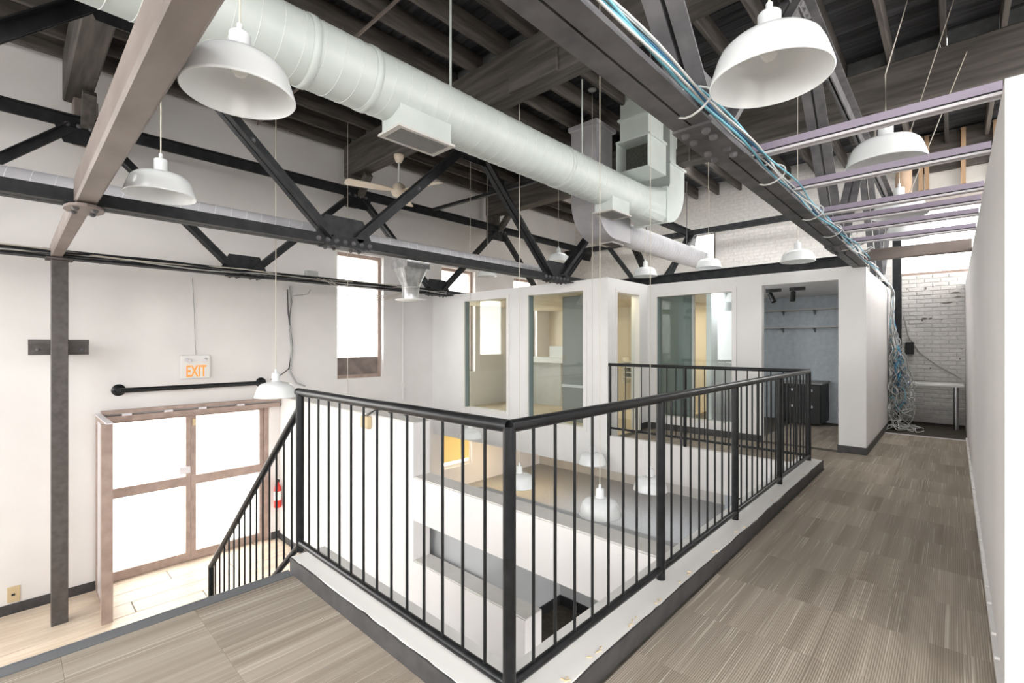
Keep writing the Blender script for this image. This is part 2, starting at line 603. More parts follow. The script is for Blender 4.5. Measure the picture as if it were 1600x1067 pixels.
# ------------------------------------------------------------------ floors
slab = MB()
slab.box(-1.12, 4.0, -4.5, 11.2, -.3, 0)              # corridor and foreground
slab.box(-2.93, -1.12, -4.5, 1.18, -.3, 0)            # landing
slab.box(-1.31, -1.12, 1.18, 6.1, -.3, 0)             # rim under the kerb
slab.box(-2.96, -1.31, 1.18, 1.39, -.3, 0)
slab.box(-3.76, -1.12, 6.1, 11.2, -.3, 0)
floor = struct(slab, 'floor', 'office_carpet', 'upper mezzanine floor slab around the open well', 'floor')
rim = MB()
rim.box(-3.76, -1.31, 6.085, 6.1, -.47, 0)
rim.box(-1.33, -1.31, 1.39, 6.085, -.47, 0)
rim.box(-2.98, -1.33, 1.39, 1.41, -.47, 0)
rim.box(-3.76, -1.31, 6.085, 6.16, 0, .045)
struct(rim, 'trim_2', 'wall', 'white slab edge around the open well', 'trim')

tile_src = MB().bbox(-.249, .249, -.249, .249, 0, .009, .0012).build('carpet_tile', 'carpet', None, origin=(0, 0, 0))
tile_mesh = tile_src.data
bpy.data.objects.remove(tile_src)


def tiles(x0, x1, y0, y1):
    nx, ny = round((x1 - x0) / .5), round((y1 - y0) / .5)
    sx, sy = (x1 - x0) / nx, (y1 - y0) / ny
    for i in range(nx):
        for j in range(ny):
            o = bpy.data.objects.new('carpet_tile', tile_mesh)
            o.scale = (sx / .4985, sy / .4985, 1)
            place(o, (x0 + (i + .5) * sx, y0 + (j + .5) * sy, 0), floor)


tiles(-1.05, .128, .45, 9.4)
tiles(-2.90, -1.05, -.35, 1.17)
tiles(-1.05, .4, -.35, .45)
tiles(-3.6, -1.05, 6.25, 7.3)
tiles(-2.1, -.95, 7.5, 9.6)

nos = MB()
nos.box(-2.985, -2.90, -2.5, 1.17, .0, .014)
nos.box(-2.985, -2.955, -2.5, 1.17, -.045, 0)
nos.tube((-2.975, -2.5, .004), (-2.975, 1.17, .004), .014, 8)
struct(nos, 'trim_3', 'nosing', 'grey rubber nosing along the top stair edge', 'trim')
end_strip = MB().box(-.8, .14, 9.4, 9.47, 0, .014)
struct(end_strip, 'trim_4', 'silver', 'pale threshold strip at the far end of the corridor carpet', 'trim')
struct(MB().box(-.8, .145, 9.47, 11.2, 0, .006), 'floor_alcove', 'brown_carpet', 'bare dark brown floor under the loose cables', 'floor')

# ground level
gmb = MB().box(-8.3, 4.0, -4.5, 11.3, GZ - .2, GZ)
ground = struct(gmb, 'floor_ground', 'grey_carpet', 'grey ground floor below the mezzanine', 'floor')
plank_src = MB().bbox(-.16, .16, -.9, .9, 0, .014, .004).build('plank', 'plank', None, origin=(0, 0, 0))
plank_mesh = plank_src.data
bpy.data.objects.remove(plank_src)
for i in range(10):
    x = -8.12 + i * .325
    off = (i * .67) % 1.81
    for j in range(-1, 4):
        y = -1.9 + off + j * 1.81
        y0, y1 = max(y - .9, -2.8), min(y + .9, 2.98)
        if y1 - y0 < .1:
            continue
        o = bpy.data.objects.new('plank', plank_mesh)
        o.scale = (1, (y1 - y0) / 1.8, 1)
        place(o, (x, (y0 + y1) / 2, GZ), ground)

# stairs down to the entrance
st = thing('staircase', (-4, .1, GZ), 'carpeted flight of steps going down to the entrance doors', 'staircase')
for k in range(9):
    MB().box(-2.955 - .235 * (k + 1), -2.955 - .235 * k, -1.2, 1.2, GZ + .02, -.194 * (k + 1)).build('step', 'office_carpet', st)

# ------------------------------------------------------------------ ceiling
def roof_with_holes():
    mb = MB()
    xs = sorted({-8.25, 4.25, *[v for h in ADDED_SKYLIGHTS for v in h[:2]]})
    ys = sorted({-4.75, 11.42, *[v for h in ADDED_SKYLIGHTS for v in h[2:]]})
    for i in range(len(xs) - 1):
        for j in range(len(ys) - 1):
            cx, cy = (xs[i] + xs[i + 1]) / 2, (ys[j] + ys[j + 1]) / 2
            if not any(h[0] < cx < h[1] and h[2] < cy < h[3] for h in ADDED_SKYLIGHTS):
                mb.box(xs[i], xs[i + 1], ys[j], ys[j + 1], ROOF + .05, ROOF + .2)
    return mb


ceil = struct(roof_with_holes(), 'ceiling', 'deck', 'dark stained timber roof over exposed joists', 'ceiling')
board_src = MB().bbox(-4.75, 4.75, -.068, .068, -.022, .022, .005).build('deck_board', 'deck', None, origin=(0, 0, 0))
board_mesh = board_src.data
bpy.data.objects.remove(board_src)
y = -.4
while y < 11.15:
    if 7.72 < y < 9.56:
        y += .143
        continue
    o = bpy.data.objects.new('deck_board', board_mesh)
    place(o, (-3.27, y, ROOF + .028 + random.uniform(-.003, .003)), ceil)
    y += .143
joist_src = MB().bbox(-.026, .026, -5.85, 5.85, -.125, .125, .006).build('joist', 'joist', None, origin=(0, 0, 0))
joist_mesh = joist_src.data
bpy.data.objects.remove(joist_src)
x = -.085 - .485 * 16
while x < 1.45:
    place(bpy.data.objects.new('joist', joist_mesh), (x, 5.35, 4.975), ceil)
    x += .485

for i, (x0, x1, y0, y1) in enumerate(ADDED_SKYLIGHTS):  # frames and glass for the added roof openings
    t = thing('window_%d' % (14 + i), ((x0 + x1) / 2, (y0 + y1) / 2, ROOF + .05), 'added unseen roof light %s' % ('over the room behind the viewpoint, number %d from the side wall' % (i + 1) if i < 3 else ['over the nearer room right of the corridor', 'over the farther room right of the corridor', 'over the far end of the corridor', 'along the far brick wall above the offices'][i - 3]), 'window', kind='structure')
    MB().box(x0, x0 + .05, y0, y1, ROOF + .05, ROOF + .22).box(x1 - .05, x1, y0, y1, ROOF + .05, ROOF + .22).box(x0 + .05, x1 - .05, y0, y0 + .05, ROOF + .05, ROOF + .22).box(x0 + .05, x1 - .05, y1 - .05, y1, ROOF + .05, ROOF + .22).build('window_frame', 'trim', t)
    MB().box(x0 + .05, x1 - .05, y0 + .05, y1 - .05, ROOF + .15, ROOF + .158).build('pane', 'glass_door', t)

for yb, lab in ((.55, 'dark timber cross beam nearest the viewpoint, high over the landing'),
                (4.1, 'dark timber cross beam running behind the big pale green duct'),
                (7.5, 'dark timber cross beam near the far brick wall')):
    t = thing('timber_beam', (-2, yb, 4.3), lab, 'beam', 'timber roof beams')
    MB().bbox(-7.75, 3.99, yb - .12, yb + .12, 4.3, 4.85, .015).build('beam', 'timber', t)
    for xt in (-4.46, -.85):
        MB().bbox(xt - .13, xt + .13, yb - .1, yb + .1, 4.02, 4.3, .01).build('bearing_block', 'timber', t)
    jx = -.085 - .485 * 16
    while jx < 1.4:
        MB().bbox(jx + .03, jx + .455, yb + .06, yb + .10, 4.851, 5.09, .004).build('blocking', 'blocking', t)
        jx += .485
    if yb > .6:
        MB().bbox(-3.75, -3.05, yb - .16, yb - .12, 4.3, 4.55, .008).build('splice_plate', 'timber', t)

# ------------------------------------------------------------------ steel trusses
ZB, ZT = 2.37, 3.95
BOLT = None


def bolt_mesh():
    global BOLT
    if BOLT is None:
        o = MB().lathe((0, 0, 0), [(0, .022), (.010, .021), (.019, .012), (.021, 0), (.027, -.001), (.027, -.006), (0, -.006)], 8).build('bolt', 'steel_grey', None, origin=(0, 0, 0))
        BOLT = o.data
        bpy.data.objects.remove(o)
    return BOLT


def bolt(p, parent, rot):
    o = bpy.data.objects.new('bolt', bolt_mesh())
    o.rotation_euler = rot
    return place(o, p, parent)


def truss(x, label, mat='steel', y0=-3.0, y1=10.65, yb1=10.65, top=True, bot_nodes=(-1.15, 2.3, 5.75, 9.2), top_nodes=(-2.87, .6, 4.05, 7.5, 10.9), w=.165):
    t = thing('steel_truss', (x, 4, ZB), label, 'truss', 'steel roof trusses')
    h = w / 2
    ch = MB()
    for s in (-1, 1):
        ch.box(x + s * .019, x + s * h, y0, yb1, ZB, ZB + .012)
        ch.box(x + s * .005, x + s * .019, y0, yb1, ZB, ZB + .105)
    ch.build('bottom_chord', mat, t)
    ch = MB()
    for s in (-1, 1):
        ch.box(x + s * .009, x + s * h, y0, y1, ZT + .06, ZT + .072)
        ch.box(x + s * .009, x + s * .021, y0, y1, ZT - .06, ZT + .07)
    ch.build('top_chord', mat, t)
    for i, yb in enumerate(bot_nodes):
        if yb > yb1:
            continue
        g = MB().prism([(x - .006, yb - .34, ZB + .01), (x - .006, yb + .34, ZB + .01), (x - .006, yb + .2, ZB + .3), (x - .006, yb - .2, ZB + .3)], (.012, 0, 0)).build('gusset_plate', mat, t)
        for k in range(7):
            bolt((x + .022, yb - .27 + k * .09, ZB + .05), g, (0, R90, 0))
        pl = MB().box(x - h - .005, x + h + .005, yb - .23, yb + .23, ZB - .012, ZB).build('splice_plate', mat, t)
        for k in range(4):
            for s in (-1, 1):
                bolt((x + s * h * .55, yb - .18 + (k % 2) * .09 + (k // 2) * .27, ZB - .012), pl, (math.pi, 0, 0))
    for yt in top_nodes:
        g = MB().prism([(x - .006, yt - .3, ZT + .05), (x - .006, yt + .3, ZT + .05), (x - .006, yt + .18, ZT - .24), (x - .006, yt - .18, ZT - .24)], (.012, 0, 0)).build('gusset_plate', mat, t)
        for k in range(4):
            bolt((x + .022, yt - .15 + k * .1, ZT - .03), g, (0, R90, 0))
    for yb in bot_nodes:
        for yt in top_nodes:
            if abs(yt - yb) < 2.2:
                sg = 1 if yt > yb else -1
                a = Vector((x, yb + sg * .13, ZB + .09))
                b = Vector((x, yt - sg * .12, ZT - .06))
                d = (b - a).normalized()
                nrm = Vector((1, 0, 0)).cross(d)
                m = MB()
                for s in (-1, 1):
                    m.beam(a + Vector((s * .014, 0, 0)), b + Vector((s * .014, 0, 0)), (1, 0, 0), .010, .095)
                    m.beam(a + Vector((s * .045, 0, 0)) + nrm * .043, b + Vector((s * .045, 0, 0)) + nrm * .043, (1, 0, 0), .066, .010)
                dg = m.build('diagonal', mat, t)
                mid = a.lerp(b, .5)
                bolt(mid + Vector((.02, 0, 0)), dg, (0, R90, 0))
    return t


truss(-.85, 'grey steel roof truss right above the corridor with blue cables lying on it', 'steel_grey', yb1=7.33)
truss(-4.46, 'black steel roof truss in mid span beyond the big duct')
truss(-7.40, 'black steel roof truss standing just off the white side wall')

bt = thing('back_truss', (-4, 10.75, ZB), 'black steel truss along the far brick wall', 'truss')
MB().box(-8.0, -.84, 10.70, 10.80, ZT - .05, ZT + .07).build('top_chord', 'steel', bt)
MB().box(-8.0, -.84, 10.70, 10.80, ZB + .05, ZB + .16).build('bottom_chord', 'steel', bt)
for x0, x1 in ((-6.6, -5.45), (-4.35, -5.45)):
    MB().beam((x0, 10.75, ZT), (x1, 10.75, ZB + .1), (0, 1, 0), .07, .10).build('diagonal', 'steel', bt)
g = thing('cross_girder', (-4, 7.72, 2.42), 'black steel girder lying along the top of the office walls', 'girder')
MB().box(-8.0, -.82, 7.66, 7.80, 2.42, 2.435).build('flange', 'steel', g)
MB().box(-8.0, -.82, 7.72, 7.735, 2.435, 2.58).build('web', 'steel', g)
MB().box(-8.0, -.82, 7.66, 7.80, 2.58, 2.595).build('flange', 'steel', g)

# brown beam along the landing, its plate and the wall column
t = thing('brown_beam', (-3, .36, ZB), 'brown painted beam crossing overhead from the wall column', 'beam')
MB().bbox(-4.4, 2.5, .30, .42, ZB, ZB + .17, .012).build('beam_length', 'brown_beam', t)
MB().bbox(-7.4, -4.4, .31, .41, ZB + .01, ZB + .15, .01).build('beam_length', 'brown_beam', t)
pl = MB().prism([(-4.46 + .17 * math.cos(a), .36 + .11 * math.sin(a), ZB - .03) for a in [2 * math.pi * k / 14 for k in range(14)]], (0, 0, .018)).build('joint_plate', 'brown_beam', t)
for dx, dy in ((-.07, -.05), (.07, .05), (-.07, .05), (.07, -.05)):
    bolt((-4.46 + dx, .36 + dy, ZB - .03), pl, (math.pi, 0, 0))
t = thing('steel_column', (-7.37, .38, GZ), 'dark brown steel column standing in front of the white side wall', 'column')
MB().bbox(-7.42, -7.30, .315, .455, GZ, ZB - .02, .006).build('shaft', 'column', t)
MB().bbox(-7.46, -7.26, .27, .50, ZB - .025, ZB, .004).build('cap_plate', 'column', t)
br = MB().box(-7.52, -7.44, .14, .64, 1.28, 1.40).box(-7.56, -7.42, .14, .64, 1.40, 1.455).build('wall_bracket', 'column', t)
MB().box(-8.0, -7.5, .33, .45, 1.30, 1.42).build('tie_bar', 'column', t)
for yy in (.215, .57):
    bolt((-7.44, yy, 1.34), br, (0, R90, 0))
t = thing('steel_column', (-.72, 10.6, 0), 'black steel column at the far end beside the hanging cables', 'column')
MB().bbox(-.78, -.66, 10.55, 10.67, 0, ZT, .006).build('shaft', 'steel', t)

# wall posts under the timber beams
for yb, lab in ((4.1, 'black timber post under the middle cross beam at the side wall'), (7.5, 'black timber post under the far cross beam at the side wall'),
                (.62, 'brown timber post under the near cross beam at the side wall')):
    t = thing('timber_post', (-7.62, yb, 3.8), lab, 'post', 'timber posts at the side wall')
    MB().bbox(-7.74, -7.5, yb - .11, yb + .11, 3.8, 4.3, .01).build('post', 'timber' if yb > 1 else 'brown_beam', t)
    MB().beam((-7.5, yb, 3.86), (-7.12, yb, 4.24), (0, 1, 0), .12, .10).build('knee_brace', 'timber', t)

# mauve ceiling tracks over the corridor
for k, (y, lab) in enumerate(((2.77, 'nearest'), (3.55, 'second'), (4.37, 'third'), (4.75, 'fourth'), (5.2, 'fifth'), (5.83, 'sixth'))):
    t = thing('ceiling_track', (-.35, y, 2.42), 'mauve ceiling track over the corridor, %s from the viewpoint' % lab, 'track', 'mauve tracks over the corridor')
    MB().box(-.80, .145, y - .022, y + .022, 2.434, 2.470).build('channel', 'purple', t)
    MB().box(-.80, .145, y - .015, y + .015, 2.424, 2.434).build('shadow_gap_bar', 'black', t)  # black bar puts the shadow gap under the channel into colour
    MB().box(-.80, .145, y - .028, y - .012, 2.412, 2.424).build('flange', 'silver', t)
    MB().box(-.80, .145, y + .012, y + .028, 2.412, 2.424).build('flange', 'silver', t)
t = thing('corridor_beam', (-.3, 7.05, 2.42), 'brown painted steel beam crossing the corridor beyond the mauve tracks', 'beam')
MB().bbox(-.8, .145, 7.0, 7.1, 2.40, 2.53, .005).build('beam_length', 'brown_beam', t)

# ------------------------------------------------------------------ guard railing
def bal_mesh(h, r=.0068):
    o = MB().tube((0, 0, 0), (0, 0, h), r, 8).build('baluster', 'rail', None, origin=(0, 0, 0))
    me = o.data
    bpy.data.objects.remove(o)
    return me


RX, RY, RYF, RZT, RZB = -1.185, 1.25, 6.13, 1.10, .155
PY = [RY + 1.22 * k for k in range(5)]
rl = thing('guard_railing', (RX, RY, 0), 'black tubular guard railing with thin balusters around the open well', 'railing')
MB().sweep([(-3.03, RY, RZT)] + [(-3.03 + (RX + 3.03) * k / 6, RY, RZT) for k in range(1, 7)], .0245, 14).tube((-3.03, RY, RZT), (-3.0, RY, RZT), .0245, 14).build('top_rail', 'rail', rl)
MB().tube((RX, RY - .0, RZT), (RX, RYF, RZT), .0245, 14).build('top_rail', 'rail', rl)
MB().tube((RX, RYF, RZT), (-3.76, RYF, RZT), .0225, 12).build('top_rail', 'rail', rl)
MB().tube((-3.0, RY, RZB), (RX, RY, RZB), .02, 12).build('bottom_rail', 'rail', rl)
MB().tube((RX, RY, RZB), (RX, RYF, RZB), .02, 12).build('bottom_rail', 'rail', rl)
MB().tube((RX, RYF, RZB), (-3.76, RYF, RZB), .016, 10).build('bottom_rail', 'rail', rl)
for k, py in enumerate(PY):
    MB().tube((RX, py, .10 if k else 0), (RX, py, RZT), .0245, 14).build('post', 'rail', rl)
MB().tube((-3.0, RY, .10), (-3.0, RY, RZT), .0245, 14).build('post', 'rail', rl)
MB().tube((-2.6, RYF, .0), (-2.6, RYF, RZT), .0225, 12).build('post', 'rail', rl)
MB().tube((-3.735, RYF, .0), (-3.735, RYF, RZT), .015, 10).build('post', 'rail', rl)
bm_ = bal_mesh(RZT - RZB)
for k in range(1, 14):
    place(bpy.data.objects.new('baluster', bm_), (-3.0 + (RX + 3.0) * k / 14, RY, RZB), rl)
for s in range(4):
    for k in range(1, 9):
        place(bpy.data.objects.new('baluster', bm_), (RX, PY[s] + 1.22 * k / 9, RZB), rl)
for a, b, n in ((-3.735, -2.6, 9), (-2.6, RX, 11)):
    for k in range(1, n):
        place(bpy.data.objects.new('baluster', bm_), (a + (b - a) * k / n, RYF, RZB), rl)

sr = thing('stair_railing', (-4, RY, GZ), 'black stair railing sloping down towards the entrance doors', 'railing')
TA, TB = Vector((-3.0, RY, 1.00)), Vector((-4.91, RY, -.61))
BA, BB = Vector((-3.0, RY, .14)), Vector((-4.91, RY, -1.40))
MB().tube(TA, TB, .0235, 12).build('top_rail', 'rail', sr)
MB().tube(BA, BB, .02, 12).build('bottom_rail', 'rail', sr)
MB().tube((-4.91, RY, GZ), TB + Vector((0, 0, .01)), .0235, 12).build('post', 'rail', sr)
for k in range(1, 15):
    t = k / 15
    a, b = BA.lerp(BB, t), TA.lerp(TB, t)
    MB().tube(a, b, .0068, 8).build('baluster', 'rail', sr)

# kerb under the railing, white with a torn dark base
kerb = MB()
kerb.box(-1.31, -1.075, 1.18, 6.25, 0, .10)
kerb.box(-2.96, -1.31, 1.18, 1.39, 0, .10)
kb = struct(kerb, 'trim_5', 'trim', 'white painted kerb under the guard railing', 'trim')


def torn(p0, p1, out, n, h, amp=.012):
    """rubber base strip along a kerb with a ragged upper edge"""
    p0, p1, out = Vector(p0), Vector(p1), Vector(out)
    mb = MB()
    hs = []
    v = h
    for k in range(n + 1):
        v += random.uniform(-.006, .006)
        v = min(max(v, h - amp * 1.3), h + amp)
        hs.append(v)
    vs, fs = [], []
    for k in range(n + 1):
        p = p0.lerp(p1, k / n)
        q = p + out
        vs += [p + Vector((0, 0, .005)), q + Vector((0, 0, .005)), q + Vector((0, 0, hs[k])), p + Vector((0, 0, hs[k]))]
    for k in range(n):
        a, b = 4 * k, 4 * k + 4
        fs += [(a + 1, b + 1, b + 2, a + 2), (a + 2, b + 2, b + 3, a + 3), (a, a + 3, b + 3, b)]
    fs += [(0, 1, 2, 3), (4 * n, 4 * n + 3, 4 * n + 2, 4 * n + 1)]
    return mb.add(vs, fs)


struct(torn((-1.075, 1.17, 0), (-1.075, 6.25, 0), (.010, 0, 0), 90, .088), 'baseboard_kerb', 'dark_base', 'torn dark rubber base along the kerb facing the corridor', 'baseboard')
struct(torn((-2.955, 1.18, 0), (-1.065, 1.18, 0), (0, -.010, 0), 40, .0965, .003), 'baseboard_landing', 'dark_base', 'dark rubber base along the kerb facing the landing', 'baseboard')

fk = MB()
for k in range(26):
    y = random.choice((1.5, 1.75, 2.05, 2.3, 2.6, 3.1, 3.5, 4.4, 5.5)) + random.uniform(-.12, .12)
    x, w, l = -1.085 - random.uniform(0, .02), random.uniform(.002, .005), random.uniform(.005, .015)
    a = random.uniform(0, 3.1)
    dx, dy = math.cos(a), math.sin(a)
    fk.prism([(x - dx * l + dy * w, y - dy * l - dx * w, .1), (x + dx * l, y + dy * l, .1), (x - dy * w, y + dx * w, .1)], (0, 0, .005))
fk.build('backing_scraps', 'beige_plastic', kb, kind='stuff')

# ------------------------------------------------------------------ partition in the well
PW = 3.0
pm = MB()
pm.box(-8.0, -4.28, PW, PW + .22, GZ, .54)
pm.box(-4.28, -1.33, PW, PW + .22, -.51, -.05)
pm.box(-4.28, -2.66, PW, PW + .22, GZ, -.955)
struct(pm, 'wall_partition', 'wall', 'white partition in the open well with two long slots', 'wall')
lg = MB()
lg.box(-4.28, -1.33, PW + .012, PW + .22, -.05, -.038)
lg.box(-4.28, -2.66, PW + .012, PW + .22, -.955, -.943)
lg.box(-8.0, -4.28, PW + .006, PW + .22, .54, .552)
struct(lg, 'trim_6', 'ledge', 'grey ledges on top of the slotted white partition', 'trim')
low = MB()
low.box(-4.9, -3.47, PW + .30, 4.63, GZ, -.62)
low.box(-3.47, -1.33, 4.55, 4.63, GZ, -.62)
struct(low, 'wall_low', 'grey_wall', 'low grey walls round a recess under the well', 'wall')
struct(MB().box(-3.47, -1.33, 1.42, 4.55, GZ, GZ + .02), 'floor_recess', 'brown_carpet', 'brown carpet in the recess under the well', 'floor')
bs = MB().box(-3.47, -3.455, PW + .30, 4.55, GZ + .02, GZ + .13).box(-3.47, -1.33, 4.535, 4.55, GZ + .02, GZ + .13)
struct(bs, 'baseboard_recess', 'black', 'black base round the brown carpeted recess', 'baseboard')
bl = MB()
bl.box(-8.0, -7.985, -4.5, .88, GZ, GZ + .13)
bl.box(-8.0, -7.985, 2.87, PW, GZ, GZ + .13)
bl.box(-7.985, -4.6, PW - .015, PW, GZ, GZ + .1)
struct(bl, 'baseboard_left', 'dark_base', 'dark base along the foot of the white side wall', 'baseboard')

# ------------------------------------------------------------------ glass offices
OY, OX, BY, SX = 6.1, -3.76, 7.35, -.80
W1, W2 = (-7.0, -5.83, .17, 2.25), (-5.34, -4.18, .10, 2.25)
W3 = (-3.60, -2.39, .22, 2.2)
struct(wall_with_holes('y', OY, OY + .12, -8.0, OX, -.47, 2.40, [W1, W2]), 'wall_office_front', 'wall_cool', 'white office front wall with two tall glass panels over the well', 'wall')
struct(wall_with_holes('x', OX - .12, OX, OY + .12, BY, 0, 2.40, [(6.34, 7.04, 0, 2.21)]), 'wall_office_return', 'wall_cool', 'short white office return wall with a narrow glazed doorway', 'wall')
struct(wall_with_holes('y', BY, BY + .12, OX - .12, SX, 0, 2.40, [W3, (-2.0, -1.09, 0, 2.24)]), 'wall_office_back', 'wall_cool', 'white office wall with a wide window and an open doorway', 'wall')
struct(MB().box(SX - .12, SX, BY + .12, 10.5, 0, 2.35), 'wall_corridor', 'wall', 'white office side wall along the left of the corridor', 'wall')
bo = MB()
bo.box(OX, -2.0, BY - .012, BY, 0, .1).box(-1.09, SX + .012, BY - .012, BY, 0, .1).box(SX, SX + .012, BY, 10.5, 0, .1)
bo.box(-1.102, -1.09, BY, BY + .12, 0, .1)
bo.box(OX, OX + .012, 7.04, BY, 0, .1)
struct(bo, 'baseboard_office', 'dark_base', 'dark base along the foot of the office walls', 'baseboard')


def window_y(n, y, x0, x1, z0, z1, label, thick=.12, pane='glass', frame='trim', fw=.05, mull=None):
    t = thing('window_%d' % n, ((x0 + x1) / 2, y, z0), label, 'window', kind='structure')
    m = MB()
    for a in ((x0 - fw, x0 + .012, z0 - fw, z1 + fw), (x1 - .012, x1 + fw, z0 - fw, z1 + fw), (x0 + .012, x1 - .012, z1 - .012, z1 + fw), (x0 + .012, x1 - .012, z0 - fw, z0 + .012)):
        m.box(a[0], a[1], y - .018, y, a[2], a[3])
        m.box(max(a[0], x0), min(a[1], x1), y, y + thick, max(a[2], z0), min(a[3], z1)) if True else None
    m.build('window_frame', frame, t)
    MB().box(x0 + .012, x0 + .02, y + .01, y + thick, z0 + .012, z1 - .012).build('glazing_channel', 'teal_edge', t)
    MB().box(x0 + .02, x1 - .012, y + thick * .7, y + thick * .7 + .008, z0 + .012, z1 - .012).build('pane', pane, t)
    return t


window_y(1, OY, *W1, 'tall glass panel of the office front nearer the side wall')
window_y(2, OY, *W2, 'tall glass panel of the office front beside the railing end')
window_y(3, BY, *W3, 'wide dark glass panel in the office wall beyond the railing')


def window_x(n, x, y0, y1, z0, z1, label, frame, depth=.1, fw=.06, pane='glass_door', extra=None):
    t = thing('window_%d' % n, (x, (y0 + y1) / 2, z0), label, 'window', kind='structure')
    m = MB()
    m.box(x - depth, x, y0, y0 + fw * .6, z0, z1)
    m.box(x - depth, x, y1 - fw, y1, z0, z1)
    m.box(x - depth, x, y0 + fw * .6, y1 - fw, z1 - fw, z1)
    m.box(x - depth, x, y0 + fw * .6, y1 - fw, z0, z0 + fw)
    m.build('window_frame', frame, t)
    MB().box(x - depth * .6, x - depth * .6 + .008, y0 + fw * .6, y1 - fw, z0 + fw, z1 - fw).build('pane', pane, t)
    if extra:
        MB().box(x - depth * .8, x - .02, y0 + .03, y1 - fw, z0 + .03, z0 + extra).build('lower_panel', 'brown_beam', t)
    return t


window_x(4, -8.10, 3.99, 4.92, .78, 3.07, 'tall window in the side wall with a brown lower panel', 'door_frame', extra=.38)
window_x(5, -8.10, 6.33, 7.3, .78, 3.07, 'tall window in the side wall rising behind the office front', 'door_frame')
window_x(6, -8.10, 8.6, 9.5, .78, 3.07, 'farthest tall window in the side wall behind the office', 'door_frame')
wl = window_x(7, -8.06, 6.33, 7.2, -1.3, -.3, 'low window with a yellow blind under the office floor', 'trim')
MB().box(-8.02, -8.012, 6.36, 7.12, -1.16, -.32).build('blind', 'yellow_blind', wl)
for i, (x0, x1, z0, z1, lab) in enumerate(((-4.7, -4.03, 3.35, 4.05, 'small bright window high in the far brick wall'), (-.75, 1.6, 2.65, 3.95, 'wide bright window high above the end of the corridor'))):
    t = thing('window_%d' % (8 + i), ((x0 + x1) / 2, 11.3, z0), lab, 'window', kind='structure')
    m = MB().box(x0, x0 + .05, 11.24, 11.34, z0, z1).box(x1 - .05, x1, 11.24, 11.34, z0, z1).box(x0 + .05, x1 - .05, 11.24, 11.34, z1 - .06, z1).box(x0 + .05, x1 - .05, 11.24, 11.34, z0, z0 + .05)
    m.build('window_frame', 'brown_beam' if i == 0 else 'door_frame', t)
    MB().box(x0 + .05, x1 - .05, 11.29, 11.298, z0 + .05, z1 - .06).build('pane', 'glass_door', t)
for i, (a, b) in enumerate(REAR):
    t = thing('window_%d' % (10 + i), ((a + b) / 2, -4.6, .6), 'added tall window in the wall behind the viewpoint, number %d from the side wall' % (i + 1), 'window', kind='structure')
    MB().box(a, a + .06, -4.68, -4.58, .6, 4.2).box(b - .06, b, -4.68, -4.58, .6, 4.2).box(a + .06, b - .06, -4.68, -4.58, 4.14, 4.2).box(a + .06, b - .06, -4.68, -4.58, .6, .66).build('window_frame', 'door_frame', t)
    MB().box(a + .06, b - .06, -4.64, -4.632, .66, 4.14).build('pane', 'glass_door', t)

# glazed office doorway in the return wall
d = thing('door_1', (OX - .06, 6.69, 0), 'narrow glazed office door in the return wall', 'door', kind='structure')
MB().box(OX - .125, OX + .02, 6.30, 6.35, 0, 2.25).box(OX - .125, OX + .02, 7.03, 7.08, 0, 2.25).box(OX - .125, OX + .02, 6.35, 7.03, 2.2, 2.25).build('door_frame', 'trim', d)
MB().box(OX - .065, OX - .057, 6.36, 7.02, .02, 2.19).build('pane', 'glass', d)
MB().tube((OX + .045, 6.98, 1.06), (OX + .045, 6.86, 1.06), .01, 8).tube((OX - .04, 6.98, 1.06), (OX + .045, 6.98, 1.06), .01, 8).build('door_handle', 'black', d)

# ------------------------------------------------------------------ entrance doors
de = thing('door_2', (-8.12, 1.87, GZ), 'bright glazed double entrance doors in brown metal frames', 'door', kind='structure')
X0, X1 = -8.15, -8.08
MB().box(X0 - .02, X1 + .04, .82, .86, GZ, .47).box(X0 - .02, X1 + .04, 2.79, 2.85, GZ, .47).box(X0 - .02, X1 + .04, .86, 2.79, .43, .47).build('door_frame', 'door_frame', de)
for k, (a, b) in enumerate(((.862, 1.801), (1.805, 2.788))):
    m = MB().box(X0, X1, a, a + .06, GZ + .02, .425).box(X0, X1, b - .06, b, GZ + .02, .425)
    m.box(X0, X1, a + .06, b - .06, .355, .425).box(X0, X1, a + .06, b - .06, GZ + .02, GZ + .14).box(X0, X1, a + .06, b - .06, -.64, -.51)
    lf = m.build('door_leaf', 'door_frame', de)
    MB().box(-8.12, -8.112, a + .06, b - .06, -.51, .355).build('pane', 'glass_door', lf)
    MB().box(-8.12, -8.112, a + .06, b - .06, GZ + .14, -.64).build('pane', 'glass_door', lf)
    if k == 0:
        MB().bbox(X1, X1 + .03, 1.66, 1.79, -.46, -.36, .004).build('lock_plate', 'silver', lf)
    else:
        MB().bbox(X1, X1 + .02, 1.82, 1.86, .22, .32, .004).build('latch_plate', 'beige_plastic', lf)
hd = thing('door_header', (-7.95, 1.9, .40), 'brown metal header rail over the entrance doors', 'header')
MB().box(-8.06, -7.9, .80, PW - .02, .40, .47).build('rail', 'door_frame', hd)
MB().box(-7.99, -7.9, .80, PW - .02, .50, .545).build('rail', 'door_frame', hd)
for y in (1.05, 1.5, 1.9, 2.4):
    MB().bbox(-7.93, -7.87, y - .05, y + .05, .47, .50, .004).build('clip', 'silver', hd)
vs = thing('vestibule_screen', (-7.55, .78, GZ), 'narrow glazed brown screen standing out beside the entrance doors', 'screen')
m = MB().box(-7.99, -7.90, .75, .82, GZ, .50).box(-7.02, -6.93, .70, .80, GZ, .50).box(-7.9, -7.02, .75, .80, .40, .50).box(-7.9, -7.02, .75, .80, GZ, GZ + .12)
m.build('screen_frame', 'door_frame', vs)
MB().box(-7.9, -7.02, .77, .778, GZ + .12, .40).build('pane', 'glass_door', vs)
